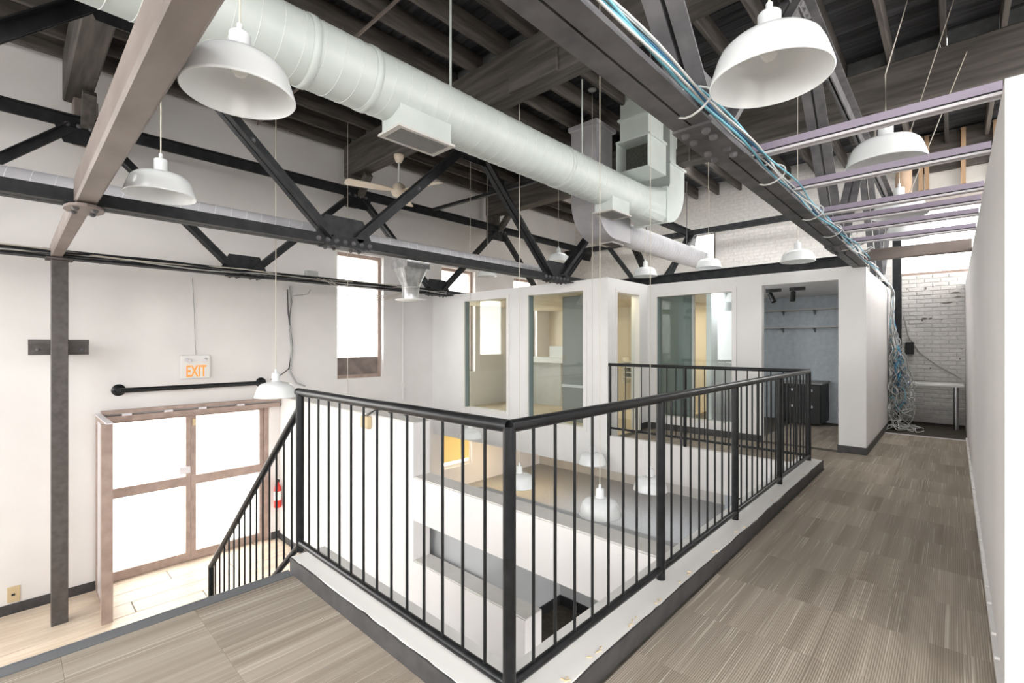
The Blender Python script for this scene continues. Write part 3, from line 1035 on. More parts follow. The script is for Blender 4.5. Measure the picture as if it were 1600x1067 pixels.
MB().box(-7.99, -6.93, .74, .80, .50, .515).build('cap', 'silver', vs)
MB().box(-7.70, -7.35, .742, .75, GZ + .1, .45).build('edge_strip', 'silver', vs)

# exit sign
ex = thing('exit_sign', (-7.97, 1.83, .92), 'white exit sign with two small lamps and glowing orange letters', 'sign')
MB().bbox(-8.0, -7.94, 1.65, 2.01, .91, 1.245, .008).build('housing', 'white_plastic', ex)


def text_mesh(body, size, ext):
    cu = bpy.data.curves.new('lettering', 'FONT')
    cu.body = body
    cu.size = size
    cu.extrude = ext
    cu.align_x = 'CENTER'
    cu.offset = .004
    o = bpy.data.objects.new('lettering', cu)
    COL.objects.link(o)
    bpy.context.view_layer.update()
    me = bpy.data.meshes.new_from_object(o.evaluated_get(bpy.context.evaluated_depsgraph_get()))
    bpy.data.objects.remove(o)
    return me


me = text_mesh('EXIT', .22, .004)
me.materials.clear()
me.materials.append(M['sign_text'])
xs = [v.co.x for v in me.vertices]
o = bpy.data.objects.new('lettering', me)
o.rotation_euler = (R90, 0, R90)
o.scale = (.245 / (max(xs) - min(xs)), 1.05, 1)
place(o, (-7.938, 1.835, .94), ex)
for y in (1.71, 1.955):
    MB().tube((-7.94, y, 1.19), (-7.88, y + (.03 if y < 1.8 else -.03), 1.165), .02, 10, r2=.03).build('spot_lamp', 'silver', ex)
MB().sweep([(-7.985, 1.84, 1.245), (-7.99, 1.83, 1.5), (-7.985, 1.82, 1.9), (-7.99, 1.80, 2.35)], .004, 5).build('cable', 'cable_grey', ex)

pp = thing('wall_pipe', (-7.9, 1.85, .79), 'black iron pipe rail fixed to the white wall above the entrance', 'pipe')
MB().tube((-7.88, .98, .80), (-7.88, 2.72, .80), .033, 12).build('pipe', 'rail', pp)
for y in (.98, 2.72):
    MB().tube((-8.0, y, .80), (-7.86, y, .80), .036, 12).build('elbow', 'rail', pp)
    MB().lathe((-8.0, y, .80), [(0, .018), (.075, .018), (.078, 0), (0, 0)], 18, axis='x').build('wall_flange', 'rail', pp)

fx = thing('fire_extinguisher', (-7.4, PW - .08, -1.2), 'small red and white fire extinguisher hung on the partition', 'extinguisher')
FX, FY = -7.88, 2.93
for o_ in (fx,):
    o_.location = (FX, FY, -1.2)
    WL[o_.name] = Vector((FX, FY, -1.2))
MB().lathe((FX, FY, -1.2), [(0, 0), (.05, 0), (.055, .015), (.055, .12)], 16).build('base_band', 'red', fx)
MB().lathe((FX, FY, -1.2), [(.0555, .12), (.0555, .26)], 16).build('paper_label', 'white_plastic', fx)
MB().lathe((FX, FY, -1.2), [(.055, .26), (.05, .33), (.022, .37), (.022, .41), (0, .41)], 16).build('shoulder', 'red', fx)
MB().bbox(FX - .012, FX + .06, FY - .012, FY + .012, -.79, -.75, .004).build('valve_handle', 'black', fx)
MB().sweep([(FX, FY - .02, -.79), (FX + .06, FY - .05, -.82), (FX + .065, FY - .05, -1.0)], .009, 6).build('hose', 'black', fx)

ol = thing('floor_outlet_plate', (-7.99, .045, -1.53), 'beige cover plate low on the white side wall', 'outlet')
MB().bbox(-8.0, -7.985, -.02, .085, -1.60, -1.42, .004).build('plate', 'beige_plastic', ol)
MB().box(-7.985, -7.98, .015, .045, -1.525, -1.50).build('socket', 'black', ol)

cd = thing('wall_conduit', (-7.97, 3.18, .7), 'grey cables running down the side wall beside the entrance', 'cable')
MB().sweep([(-7.98, 3.16, 2.36), (-7.97, 3.18, 2.1), (-7.98, 3.15, 1.8), (-7.97, 3.19, 1.3), (-7.98, 3.16, .95), (-7.96, 3.26, .76), (-7.95, 3.4, .70)], .014, 6).build('cable', 'cable_grey', cd)
MB().sweep([(-7.98, 3.12, 2.3), (-7.97, 3.13, 1.9), (-7.98, 3.20, 1.4), (-7.97, 3.14, 1.0), (-7.96, 2.95, .86), (-7.95, 2.85, .84)], .009, 6).build('cable', 'steel_grey', cd)
MB().sweep([(-7.97, 3.2, 2.2), (-7.96, 3.45, 2.25), (-7.97, 3.5, 2.33)], .006, 6).build('cable', 'cable_grey', cd)

cw = thing('wall_conduit', (-7.98, 5.35, .3), 'thin white conduit on the side wall between the window and the office', 'cable')
MB().tube((-7.985, 5.35, .3), (-7.985, 5.35, 2.3), .012, 8).build('conduit', 'wall_cool', cw)
MB().bbox(-8.0, -7.97, 5.31, 5.39, .55, .65, .004).build('clip', 'white_plastic', cw)
jb = thing('junction_box', (-5.2, 3.1, .55), 'small electrical box with loose wires on the partition top', 'box')
MB().bbox(-5.30, -5.14, 2.94, 3.0, .38, .53, .006).build('box', 'beige_plastic', jb)
MB().sweep([(-5.2, 2.97, .53), (-5.1, 3.02, .60), (-4.95, 3.08, .62), (-4.85, 3.1, .56)], .006, 6).build('wire', 'black', jb)
MB().sweep([(-5.25, 2.97, .53), (-5.05, 3.05, .64), (-4.7, 3.1, .63), (-4.55, 3.12, .56)], .005, 6).build('wire', 'black', jb)

# loose cables lying along the wall truss and T1
wc = thing('truss_cables', (-7.3, 4, 2.45), 'bundle of grey and black cables sagging along the wall truss', 'cable')
for k in range(4):
    pts = []
    for i in range(40):
        y = -1.5 + i * .19
        pts.append((-7.30 + .02 * math.sin(i * .9 + k), y, 2.44 + .018 * math.sin(i * .55 + k * 1.7) - .03 * (k % 2)))
    MB().sweep(pts, .012 - .002 * k, 5).build('cable', ('steel', 'cable_grey', 'cord', 'steel_grey')[k], wc)

MB().bbox(-7.34, -7.24, 3.12, 3.30, 2.46, 2.54, .006).build('junction_box', 'cable_grey', wc)
for k, dz in enumerate((.0, -.10, -.05)):
    MB().sweep([(-7.28, 3.3 + .1 * k, 2.44), (-7.27, 3.7, 2.34 + dz), (-7.27, 4.1, 2.25 + dz), (-7.26, 4.5, 2.24 + dz * .6), (-7.25, 4.95, 2.36)], .0045, 5).build('cable', 'cord', wc)

# ------------------------------------------------------------------ pendant lamps
LAMP_R = .2


def make_lamp(drop, label, path=None):
    """white barn shade, rim centre at the origin, cord going up `drop` metres to a ceiling rose"""
    t = thing('pendant_lamp', (0, 0, 0), label, 'lamp', 'white barn pendants')
    prof = [(.200, .0), (.204, .003), (.203, .010), (.194, .040), (.180, .085), (.166, .115), (.142, .138), (.105, .150), (.065, .157), (.046, .164), (.046, .161),
            (.064, .153), (.104, .146), (.139, .134), (.161, .112), (.175, .083), (.189, .039), (.197, .006), (.200, .0)]
    MB().lathe((0, 0, 0), prof, 40).build('shade', 'enamel', t, origin=(0, 0, 0))
    MB().lathe((0, 0, 0), [(.0, .160), (.046, .160), (.046, .170), (.039, .174), (.039, .245), (.033, .252), (.012, .254), (.012, .285), (.006, .292), (0, .292)], 20).build('socket_cap', 'enamel', t, origin=(0, 0, 0))
    MB().lathe((0, 0, 0), [(0, .075), (.018, .08), (.029, .098), (.03, .115), (.020, .145), (.016, .158), (0, .158)], 16).build('bulb', 'bulb', t, origin=(0, 0, 0))
    pts = path or [(0, 0, .285), (0, 0, drop)]
    MB().sweep(pts, .0042, 6).build('cord', 'cord', t, origin=(0, 0, 0))
    if not path:
        MB().lathe(pts[-1], [(0, -.03), (.03, -.028), (.06, -.012), (.065, 0), (0, 0)], 18).build('ceiling_rose', 'enamel', t, origin=(0, 0, 0))
    return t


LAMPS = [
    ((-2.075, 0.628, 2.389), 'large white pendant shade at top left in front of the pale duct'),
    ((-3.912, 0.7, 2.4), 'white pendant shade hanging right beside the brown overhead beam'),
    ((-0.494, 1.909, 2.366), 'largest white pendant shade, at top right over the corridor mouth'),
    ((-0.305, 3.679, 2.505), 'white pendant shade between the first and second mauve tracks'),
    ((-0.355, 5.444, 2.548), 'white pendant shade just past the third mauve track over the corridor'),
    ((-0.38, 6.878, 2.605), 'farthest white pendant shade over the corridor, against the bright window'),
    ((-1.499, 7.104, 2.486), 'white pendant shade in front of the open office doorway top'),
    ((-2.97, 7.942, 2.665), 'white pendant shade over the wide dark office window'),
    ((-3.845, 7.43, 2.56), 'white pendant shade above the narrow glazed office door'),
    ((-5.45, 7.1, 2.96), 'small white pendant shade behind the middle truss joint'),
    ((-7.0, 6.72, 2.79), 'small white pendant shade half hidden under the middle truss by the side wall'),
    ((-5.17, 1.905, .85), 'white pendant shade hanging low in front of the entrance doors'),
    ((-6.12, 5.47, -.22), 'low white pendant shade in front of the yellow lit window'),
    ((-3.96, 4.36, -.37), 'low white pendant shade half hidden by the railing corner post'),
    ((-3.83, 5.79, -.33), 'low white pendant shade farthest back in the well under the office'),
    ((-7.05, 3.69, -.3), 'low white pendant shade behind the partition, its cord crossing the side window'),
    ((-2.48, 3.88, -.235), 'nearest low white pendant shade down in the open well'),
    ((-2.66, 5.27, -.35), 'low white pendant shade beside the second railing post in the well'),
]
PATHS = {3: [(0, 0, .285), (0, 0, 0.55), (-0.056, 2.921, 2.595)], 4: [(0, 0, .285), (0, 0, 0.45), (0.355, 1.496, 2.552)], 5: [(0, 0, .285), (0, 0, 0.42), (0.49, 0.502, 2.095)]}
protos = {}
for i, (p, lab) in enumerate(LAMPS):
    drop = round(ROOF - p[2], 3)
    if abs(p[1] - .55) < .12 or abs(p[1] - 7.5) < .125:
        drop = round(4.3 - p[2], 3)
    key = i if i in PATHS else drop
    lamp = make_lamp(drop, lab, PATHS.get(i)) if key not in protos else copy_tree(protos[key], (0, 0, 0), lab)
    lamp.location = p
    protos.setdefault(key, lamp)

# light steel bracing under the joists
sb = thing('bracing_angle', (-5.3, 2.65, 4.8), 'thin brown steel angle crossing under the joists behind the big duct', 'bracing')
MB().box(-7.9, -.95, 2.63, 2.67, 4.835, 4.842).box(-7.9, -.95, 2.63, 2.637, 4.80, 4.835).build('angle', 'brown_beam', sb)
sb = thing('bracing_angle', (-6, 5.66, 4.0), 'dark steel angle bracing the wall truss to the middle truss', 'bracing')
MB().beam((-7.3, 5.6, 4.0), (-4.55, 5.75, 4.0), (0, 1, 0), .07, .05).build('angle', 'steel', sb)

# ------------------------------------------------------------------ ducts
def spiral(t, mat, c, r, y0, y1, pitch, seam_r):
    x, z = c
    n = 40
    MB().lathe((x, 0, z), [(r, y0), (r, y1)], n, axis='y').build('duct_tube', mat, t)
    pts = []
    k = 0
    turns = (y1 - y0) / pitch
    steps = int(turns * 36)
    for i in range(steps + 1):
        a = i / 36 * 2 * math.pi
        pts.append((x + (r + .001) * math.cos(a), y0 + (y1 - y0) * i / steps, z + (r + .001) * math.sin(a)))
    MB().sweep(pts, seam_r, 4).build('spiral_seam', 'seam', t)


DX, DZ, DR = -3.53, 3.58, .25
du = thing('supply_duct', (DX, 3, DZ - DR), 'big pale green spiral duct running the length of the roof', 'duct')
spiral(du, 'duct', (DX, DZ), DR, -2.5, 6.55, .145, .0028)
for y in (1.5, 2.0, 4.6):
    MB().lathe((DX, y, DZ), [(DR + .001, -.03), (DR + .008, -.028), (DR + .008, .028), (DR + .001, .03)], 40, axis='y').build('joint_band', 'duct', du)
# round to square transition, elbow upwards and riser
A = []
n = 24
ring = [(DX + DR * math.cos(2 * math.pi * k / n + math.pi / n), 6.55, DZ + DR * math.sin(2 * math.pi * k / n + math.pi / n)) for k in range(n)]
sq = []
for k in range(n):
    a = 2 * math.pi * k / n + math.pi / n
    m_ = max(abs(math.cos(a)), abs(math.sin(a)))
    sq.append((DX + .27 * math.cos(a) / m_, 7.0, DZ + .27 * math.sin(a) / m_))
MB().add(ring + sq, [(k, (k + 1) % n, n + (k + 1) % n, n + k) for k in range(n)]).build('transition', 'duct', du)


def elbow_up(x, hw, y0, z0, z1, ri, ro, top, mat, parent, name='elbow'):
    """square duct elbow in a vertical plane: from +Y flow between z0..z1 to vertical; heel on the +Y side"""
    # centre of the bend is above-left: (y0, z1 + ri)
    cy, cz = y0, z1 + ri
    seg = 10
    inner = [(cy + ri * math.sin(a), cz - ri * math.cos(a)) for a in [R90 * k / seg for k in range(seg + 1)]]
    rr = ri + (z1 - z0)
    outer = [(cy + rr * math.sin(a), cz - rr * math.cos(a)) for a in [R90 * k / seg for k in range(seg + 1)]]
    inner.append((cy + ri, top)); outer.append((cy + rr, top))
    v, f = [], []
    for (a, b) in zip(inner, outer):
        v += [(x - hw, *a), (x + hw, *a), (x + hw, *b), (x - hw, *b)]
    for k in range(len(inner) - 1):
        o = 4 * k
        for q in range(4):
            f.append((o + q, o + (q + 1) % 4, o + 4 + (q + 1) % 4, o + 4 + q))
    return MB().add(v, f).build(name, mat, parent)


elbow_up(DX, .27, 7.0, DZ - .27, DZ + .27, .12, 0, ROOF - .02, 'duct', du)
fl = MB().box(DX - .29, DX + .29, 7.10, 7.70, 4.25, 4.28).build('flange', 'duct', du)
MB().box(DX - .285, DX + .285, 6.985, 7.015, DZ - .285, DZ + .285).build('flange', 'duct', du)
# grille boxes below the duct
for y0, y1, lab in ((2.22, 2.76, 1), (5.55, 6.0, 2)):
    gb = MB().box(DX - .10, DX + .18, y0, y1, 3.225, 3.42).build('grille_box', 'duct', du)
    fr = MB()
    fr.box(DX - .12, DX + .20, y0 - .03, y0 + .015, 3.205, 3.225).box(DX - .12, DX + .20, y1 - .015, y1 + .03, 3.205, 3.225)
    fr.box(DX - .12, DX - .085, y0 + .015, y1 - .015, 3.205, 3.225).box(DX + .165, DX + .20, y0 + .015, y1 - .015, 3.205, 3.225)
    fr.build('grille_frame', 'ledge', gb)
    k = DX - .085
    while k < DX + .16:
        MB().box(k, k + .005, y0 + .015, y1 - .015, 3.205, 3.222).build('slat', 'cable_grey', gb)
        k += .025
    MB().box(DX - .085, DX + .165, y0 + .015, y1 - .015, 3.2245, 3.2255).build('throat_shade_sheet', 'black', gb)  # black sheet stands in for the shade behind the slats
for y in (2.9, 5.1):
    MB().tube((DX, y, DZ + DR - .01), (DX, y, 4.85), .011, 8).build('hanger_rod', 'duct', du)

# intake box standing on the main duct
ib = thing('intake_hood', (-3.32, 6.3, 3.9), 'pale green duct hood with a dark open mouth above the big duct', 'duct')
hx0, hx1, hy0, hy1 = -3.56, -3.06, 6.0, 6.55
m = MB()
m.box(hx0, hx0 + .012, hy0, hy1, 3.86, 4.30).box(hx1 - .012, hx1, hy0, hy1, 3.86, 4.30).box(hx0 + .012, hx1 - .012, hy0, hy1, 4.29, 4.30)
m.box(hx0 + .012, hx1 - .012, hy0, hy1, 3.86, 3.872).box(hx0 + .012, hx1 - .012, hy1 - .012, hy1, 3.872, 4.29)
m.build('hood_body', 'duct', ib)
MB().box(hx0 + .013, hx1 - .013, hy0 + .26, hy0 + .27, 3.873, 4.289).build('hood_shade_sheet', 'hood_shade', ib)  # dark sheet stands in for the shade inside the hood mouth
MB().box(hx0 - .02, hx1 + .02, hy0 + .02, hy1, 4.30, 4.33).build('flange', 'duct', ib)
MB().box(hx0 + .03, hx1 - .03, hy0 + .06, hy1 - .03, 4.33, ROOF - .05).build('riser', 'duct', ib)
MB().box(hx0, hx1, hy0 + .03, hy1, 4.62, 4.65).build('flange', 'duct', ib)

# second duct with its drop elbow
EX, EZ, ER = -4.12, 3.28, .2
d2 = thing('return_duct', (EX, 9, EZ - ER), 'grey spiral duct dropping from the roof and running to the far wall', 'duct')
spiral(d2, 'duct_grey', (EX, EZ), ER, 7.0, 10.62, .11, .002)
# drop: vertical leg then bend towards +Y, rounded heel on the near side
cy, cz, ri, ro = 6.55, EZ + .34, .12, .56
seg = 10
outer = [(cy - ro * math.cos(a), cz - ro * math.sin(a)) for a in [R90 * k / seg for k in range(seg + 1)]]
inner = [(cy - ri * math.cos(a), cz - ri * math.sin(a)) for a in [R90 * k / seg for k in range(seg + 1)]]
outer = [(cy - ro, 4.75)] + outer + [(7.0, cz - ro)]
inner = [(cy - ri, 4.75)] + inner + [(7.0, cz - ri)]
v, f = [], []
for a, b in zip(outer, inner):
    v += [(EX - .23, *a), (EX + .23, *a), (EX + .23, *b), (EX - .23, *b)]
for k in range(len(outer) - 1):
    o = 4 * k
    for q in range(4):
        f.append((o + q, o + (q + 1) % 4, o + 4 + (q + 1) % 4, o + 4 + q))
f.append((len(v) - 4, len(v) - 3, len(v) - 2, len(v) - 1))
MB().add(v, f).build('drop_elbow', 'duct_grey', d2)
MB().box(EX - .26, EX + .26, 5.95, 6.5, 4.70, 4.76).build('flange', 'duct_grey', d2)
gb = MB().box(EX - .12, EX + .12, 6.62, 6.98, 3.045, 3.07).build('grille_box', 'ledge', d2)
MB().box(EX - .095, EX + .095, 6.65, 6.95, 3.040, 3.045).build('throat_shade_sheet', 'black', gb)  # black sheet in place of the shaded outlet opening
for y in (8.0, 9.8):
    MB().tube((EX, y, EZ + ER - .01), (EX, y, 4.85), .008, 6).build('hanger_rod', 'steel_grey', d2)

# slim duct behind the middle truss with its outlet cone
sd = thing('slim_duct', (-5.0, 3, 2.48), 'slim pale grey spiral duct lying behind the middle truss chord', 'duct')
spiral(sd, 'duct_grey', (-4.98, 2.585), .10, -2.5, 6.05, .13, .002)
hp = thing('outlet_cone', (-5.0, 3.45, 1.93), 'shiny galvanised outlet cone hanging below the slim duct', 'diffuser')
hx, hy = -4.98, 3.45
n = 16
sqr, rnd = [], []
for k in range(n):
    a = 2 * math.pi * k / n + math.pi / n
    m_ = max(abs(math.cos(a)), abs(math.sin(a)))
    sqr.append((hx + .17 * math.cos(a) / m_, hy + .17 * math.sin(a) / m_, 2.34))
    rnd.append((hx + .105 * math.cos(a), hy + .105 * math.sin(a), 2.12))
MB().add(sqr + rnd, [(k, (k + 1) % n, n + (k + 1) % n, n + k) for k in range(n)]).build('cone', 'galv', hp)
MB().box(hx - .17, hx + .17, hy - .17, hy + .17, 2.34, 2.52).build('box', 'galv', hp)
MB().lathe((hx, hy, 0), [(.105, 2.12), (.110, 2.118), (.110, 2.105), (.105, 2.10), (.105, 1.955)], 24).build('collar', 'galv', hp)
MB().lathe((hx, hy, 0), [(.0, 1.935), (.08, 1.935), (.19, 1.955), (.19, 1.962), (.10, 1.965)], 28).build('diffuser_disc', 'white_plastic', hp)
MB().box(hx + .1705, hx + .172, hy + .02, hy + .07, 2.40, 2.46).build('paper_tag', 'white_plastic', hp)

# ceiling fan
fn = thing('ceiling_fan', (-6.2, 4.1, 3.75), 'cream three bladed ceiling fan below the middle timber beam', 'fan')
fxx, fyy = -6.2, 4.08
MB().lathe((fxx, fyy, 0), [(.0, 4.30), (.075, 4.30), (.07, 4.25), (.045, 4.19), (0, 4.19)], 20).build('canopy', 'fan_blade', fn)
MB().tube((fxx, fyy, 4.2), (fxx, fyy, 3.86), .014, 8).build('down_rod', 'white_plastic', fn)
MB().lathe((fxx, fyy, 0), [(0, 3.88), (.04, 3.87), (.09, 3.83), (.10, 3.78), (.12, 3.74), (.10, 3.68), (.05, 3.66), (0, 3.66)], 24).build('motor', 'fan_blade', fn)
for k in range(3):
    a = math.radians(15 + 120 * k)
    d = Vector((math.cos(a), math.sin(a), 0))
    s = Vector((-math.sin(a), math.cos(a), 0)) + Vector((0, 0, .22))
    c = Vector((fxx, fyy, 3.75))
    p = [c + d * .1 - s * .03, c + d * .25 - s * .07, c + d * .76 - s * .09, c + d * .80 - s * .05, c + d * .80 + s * .05, c + d * .76 + s * .09, c + d * .25 + s * .06, c + d * .1 + s * .03]
    MB().prism(p, (0, 0, .01)).build('blade', 'fan_blade', fn)

# ------------------------------------------------------------------ cable run on the near truss
cb = thing('data_cables', (-.75, 4, 2.45), 'bundle of blue and white data cables tied along the near truss', 'cable')
for k, (mat, r) in enumerate((('cable_cyan', .0065), ('cable_white', .005), ('cable_white', .005), ('cable_cyan', .005), ('cable_blue', .005), ('cable_white', .004))):
    pts = []
    ph = random.uniform(0, 6)
    for i in range(90):
        y = -.5 + i * .095
        w = .018 * math.sin(y * 2.1 + ph) + .010 * math.sin(y * 5.3 + 2 * ph)
        pts.append((-.765 + .012 * (k % 4) + w, y, ZB + .03 + .012 * (k // 2) + .012 * math.cos(y * 2.7 + ph)))
    MB().sweep(pts, r, 6).build('cable', mat, cb)
for y in (.9, 1.95, 3.1, 4.2, 5.0, 5.8):
    pts = [(-.82 + .085 * math.cos(a) + .02, y + .015 * math.sin(2 * a), ZB + .045 + .06 * math.sin(a)) for a in [2 * math.pi * k / 16 for k in range(17)]]
    MB().sweep(pts, .005, 5).build('cable_tie', 'cable_white', cb)
for k in range(10):
    y = 5.6 + k * .17
    pts = [(-.76 + random.uniform(-.05, .09), y + random.uniform(-.1, .1), ZB + .06 + random.uniform(-.03, .1)) for _ in range(5)]
    MB().sweep(pts, .004, 5).build('loose_end', 'cable_white' if k % 3 else 'cable_grey', cb)

# hanging tangle at the end of the corridor
hc = thing('cable_tangle', (-.72, 10.2, 0), 'tangle of white and blue data cables hanging to the floor at the corridor end', 'cable')
for k in range(62):
    blue = k % 4 == 1
    mat = ('cable_blue' if k % 8 == 1 else 'cable_cyan') if blue else ('cable_grey' if k % 3 == 0 else 'cable_white')
    x, y = -.755 + random.uniform(0, .03), 9.95 + random.uniform(-.06, .1)
    pts = [(-.79 + random.uniform(0, .02), 7.6 + random.uniform(0, .3), 2.43), (-.775, 8.9, 2.415 + random.uniform(-.03, .02)), (x, y, 2.30)]
    z = 2.05
    bot = random.choice((.03, .03, .12, .3, .5)) if not blue else random.choice((.25, .4, .6))
    cx = .10 if blue else random.choice((.0, .03, .18))
    while z > bot:
        g = min(1.0, max(0, (1.75 - z) / 1.0))
        wob = .015 + .10 * g
        pts.append((max(-.775, x + cx * g + random.uniform(-1, 1) * wob), y + .15 * g + random.uniform(-1, 1) * wob * 1.4, z))
        z -= random.uniform(.10, .2)
        if g > .6 and random.random() < .3:
            z += random.uniform(.1, .25)
    if bot < .1:
        for q in range(random.randint(2, 6)):
            pts.append((min(.09, pts[-1][0] + random.uniform(-.1, .2)), 10.0 + random.uniform(-.35, .3), .02 + random.uniform(0, .06)))
    # smooth by subdividing with Catmull-Rom
    sm = []
    P_ = [Vector(p) for p in pts]
    for i in range(len(P_) - 1):
        p0, p1, p2, p3 = P_[max(i - 1, 0)], P_[i], P_[i + 1], P_[min(i + 2, len(P_) - 1)]
        for j in range(4):
            t = j / 4
            q = .5 * (2 * p1 + (p2 - p0) * t + (2 * p0 - 5 * p1 + 4 * p2 - p3) * t * t + (3 * p1 - p0 - 3 * p2 + p3) * t ** 3)
            q.x = max(q.x, -.785)
            q.z = max(q.z, .012)
            sm.append(q)
    MB().sweep(sm, .0065, 5).build('cable', mat, hc)
MB().sweep([(-.66, 11.1, 1.9), (-.6, 11.15, 1.55), (-.45, 11.17, 1.25), (-.2, 11.17, 1.02), (0, 11.17, .88), (.1, 11.17, .80)], .010, 6).build('cable', 'cable_grey', hc)

tb = thing('wall_counter', (-.25, 10.5, 0), 'white counter shelf on a chrome leg at the corridor end', 'counter')
MB().bbox(-.66, .13, 10.45, 10.95, .70, .75, .012).build('counter_top', 'white_plastic', tb)
MB().tube((.03, 10.55, .0), (.03, 10.55, .70), .035, 16).build('leg', 'chrome', tb)
kb2 = thing('wall_box', (-.58, 11.12, 1.2), 'small black box fixed to the far brick wall beside the cables', 'box')
MB().bbox(-.64, -.52, 11.10, 11.19, 1.22, 1.44, .01).build('casing', 'black', kb2)

# things high at the corridor end: bare studs, brown pipe, pale header
hs_ = thing('stud_frame', (0, 10.9, 4.0), 'bare timber studs and boards above the far corridor window', 'studs')
for x in (-.42, -.34, .12, .5):
    MB().box(x - .03, x + .03, 10.92, 11.0, 4.1, ROOF - .06).build('stud', 'stud', hs_)
MB().box(-.7, 1.6, 11.0, 11.02, 4.4, ROOF - .06).build('board', 'timber', hs_)
hh = thing('window_header', (.2, 11.0, 3.95), 'pale painted header board above the far corridor window', 'header')
MB().box(-.6, 1.6, 11.05, 11.2, 4.05, 4.4).build('board', 'ledge', hh)
MB().box(-.6, 1.6, 11.0, 11.2, 3.93, 4.05).build('rail', 'brown_beam', hh)
vp = thing('vent_pipe', (-.62, 10.4, 3.38), 'brown vertical pipe beside the far corridor window', 'pipe')
MB().tube((-.62, 10.4, 3.4), (-.62, 10.4, 5.0), .11, 18).build('pipe', 'rust_duct', vp)
MB().lathe((-.62, 10.4, 3.38), [(.12, 0), (.12, .04), (.11, .045)], 18).build('collar', 'rust_duct', vp)

# ------------------------------------------------------------------ office interiors
oc = struct(MB().box(-8.0, -3.88, OY + .12, 11.2, 2.28, 2.32), 'ceiling_office', 'ply', 'pale board ceiling inside the glass office', 'ceiling')
struct(MB().box(-3.88, SX - .12, BY + .12, 11.2, 2.28, 2.32), 'ceiling_back_office', 'wall_cool', 'ceiling of the back offices', 'ceiling')
struct(MB().box(-8.0, -3.76, OY + .12, 11.2, -.47, 0), 'floor_office', 'ply', 'pale board floor of the glass office', 'floor')
struct(MB().box(-8.0, -2.75, 10.0, 10.08, 0, 2.28), 'wall_inner', 'warm_wall', 'warm white wall at the back of the offices', 'wall')
shelfwall = struct(MB().box(-2.75, SX - .12, 10.0, 10.12, 0, 2.28), 'wall_shelf', 'brick_blue', 'cool grey painted brick wall behind the doorway shelves', 'wall')
rest = MB()
z, row = .05, 0
while z < 2.24:
    x = -2.6 + (.107 if row % 2 else 0)
    while x < -.95:
        rest.box(x - .103, x + .103, 10.0 - random.uniform(.002, .007), 10.01, z - .033, z + .033)
        x += .214
    row += 1
    z += .073
rest.build('brick_courses', 'brick_blue', shelfwall, kind='stuff')
struct(MB().box(-2.83, -2.75, BY + .12, 10.0, 0, 2.28), 'wall_divider', 'wall_cool', 'white divider wall between the two back offices', 'wall')

ct = thing('office_counter', (-6.6, 8.6, 0), 'long white counter inside the glass office', 'counter')
MB().bbox(-7.95, -5.75, 8.3, 8.9, .98, 1.10, .01).build('counter_top', 'trim', ct)
MB().bbox(-7.95, -6.45, 8.5, 8.9, 0, .98, .005).build('cabinet', 'ledge', ct)
bxo = thing('carton', (-6.3, 8.6, 1.10), 'white carton standing on the office counter', 'box')
MB().bbox(-6.75, -6.1, 8.45, 8.8, 1.10, 1.36, .006).build('carton_body', 'white_plastic', bxo)
MB().box(-6.74, -6.11, 8.58, 8.66, 1.36, 1.363).build('tape', 'beige_plastic', bxo)
gp = thing('grey_partition', (-5.0, 7.0, 0), 'dark grey partition panel inside the glass office', 'partition')
MB().bbox(-5.27, -4.65, 6.98, 7.05, .0, 2.27, .004).build('panel', 'grey_panel', gp)
MB().bbox(-5.27, -4.65, 6.95, 6.98, .62, .67, .004).build('rail', 'silver', gp)
fl_ = thing('added_office_panel', (-4.1, 6.7, 2.25), 'added unseen panel light on the glass office ceiling', 'light')  # unseen panel added to warm and brighten the office interior
MB().bbox(-4.27, -3.93, 6.4, 7.0, 2.255, 2.28, .004).build('housing', 'trim', fl_)
MB().box(-4.25, -3.95, 6.42, 6.98, 2.25, 2.255).build('diffuser', emit('added_warm_panel', (1.0, .82, .56), 9.0), fl_)
fl2 = thing('added_office_panel', (-4.3, 9.0, 2.25), 'second added unseen panel light deeper in the glass office', 'light')  # another unseen panel added to brighten the back of the office
MB().bbox(-4.6, -3.95, 8.6, 9.4, 2.255, 2.28, .004).build('housing', 'trim', fl2)
MB().box(-4.57, -3.98, 8.63, 9.37, 2.25, 2.255).build('diffuser', emit('added_warm_panel_deep', (1.0, .82, .56), 18.0), fl2)
tp = thing('teal_reflection_panel', (-3.5, 7.9, 0), 'added teal grey panel giving the dark reflection in the wide office window', 'partition')  # invented panel, its colour carries the teal reflection in the glass
MB().bbox(-3.86, -3.2, 7.88, 7.94, 0, 2.27, .004).build('panel', 'teal_panel', tp)
MB().box(-3.22, -3.19, 7.87, 7.95, 0, 2.27).build('edge_strip', 'silver', tp)

# contents of the narrow doorway: shelf rack on the lit wall
rk = thing('wall_rack', (-5.4, 9.9, .6), 'pale slatted rack against the warm wall seen through the narrow door', 'rack')
for k in range(4):
    MB().box(-5.6, -4.6, 9.7, 9.99, .62 + k * .12, .65 + k * .12).build('shelf', 'trim', rk)
MB().box(-5.6, -5.57, 9.7, 9.99, .5, 1.1).build('side_panel', 'trim', rk)
MB().box(-4.63, -4.6, 9.7, 9.99, .5, 1.1).build('side_panel', 'trim', rk)

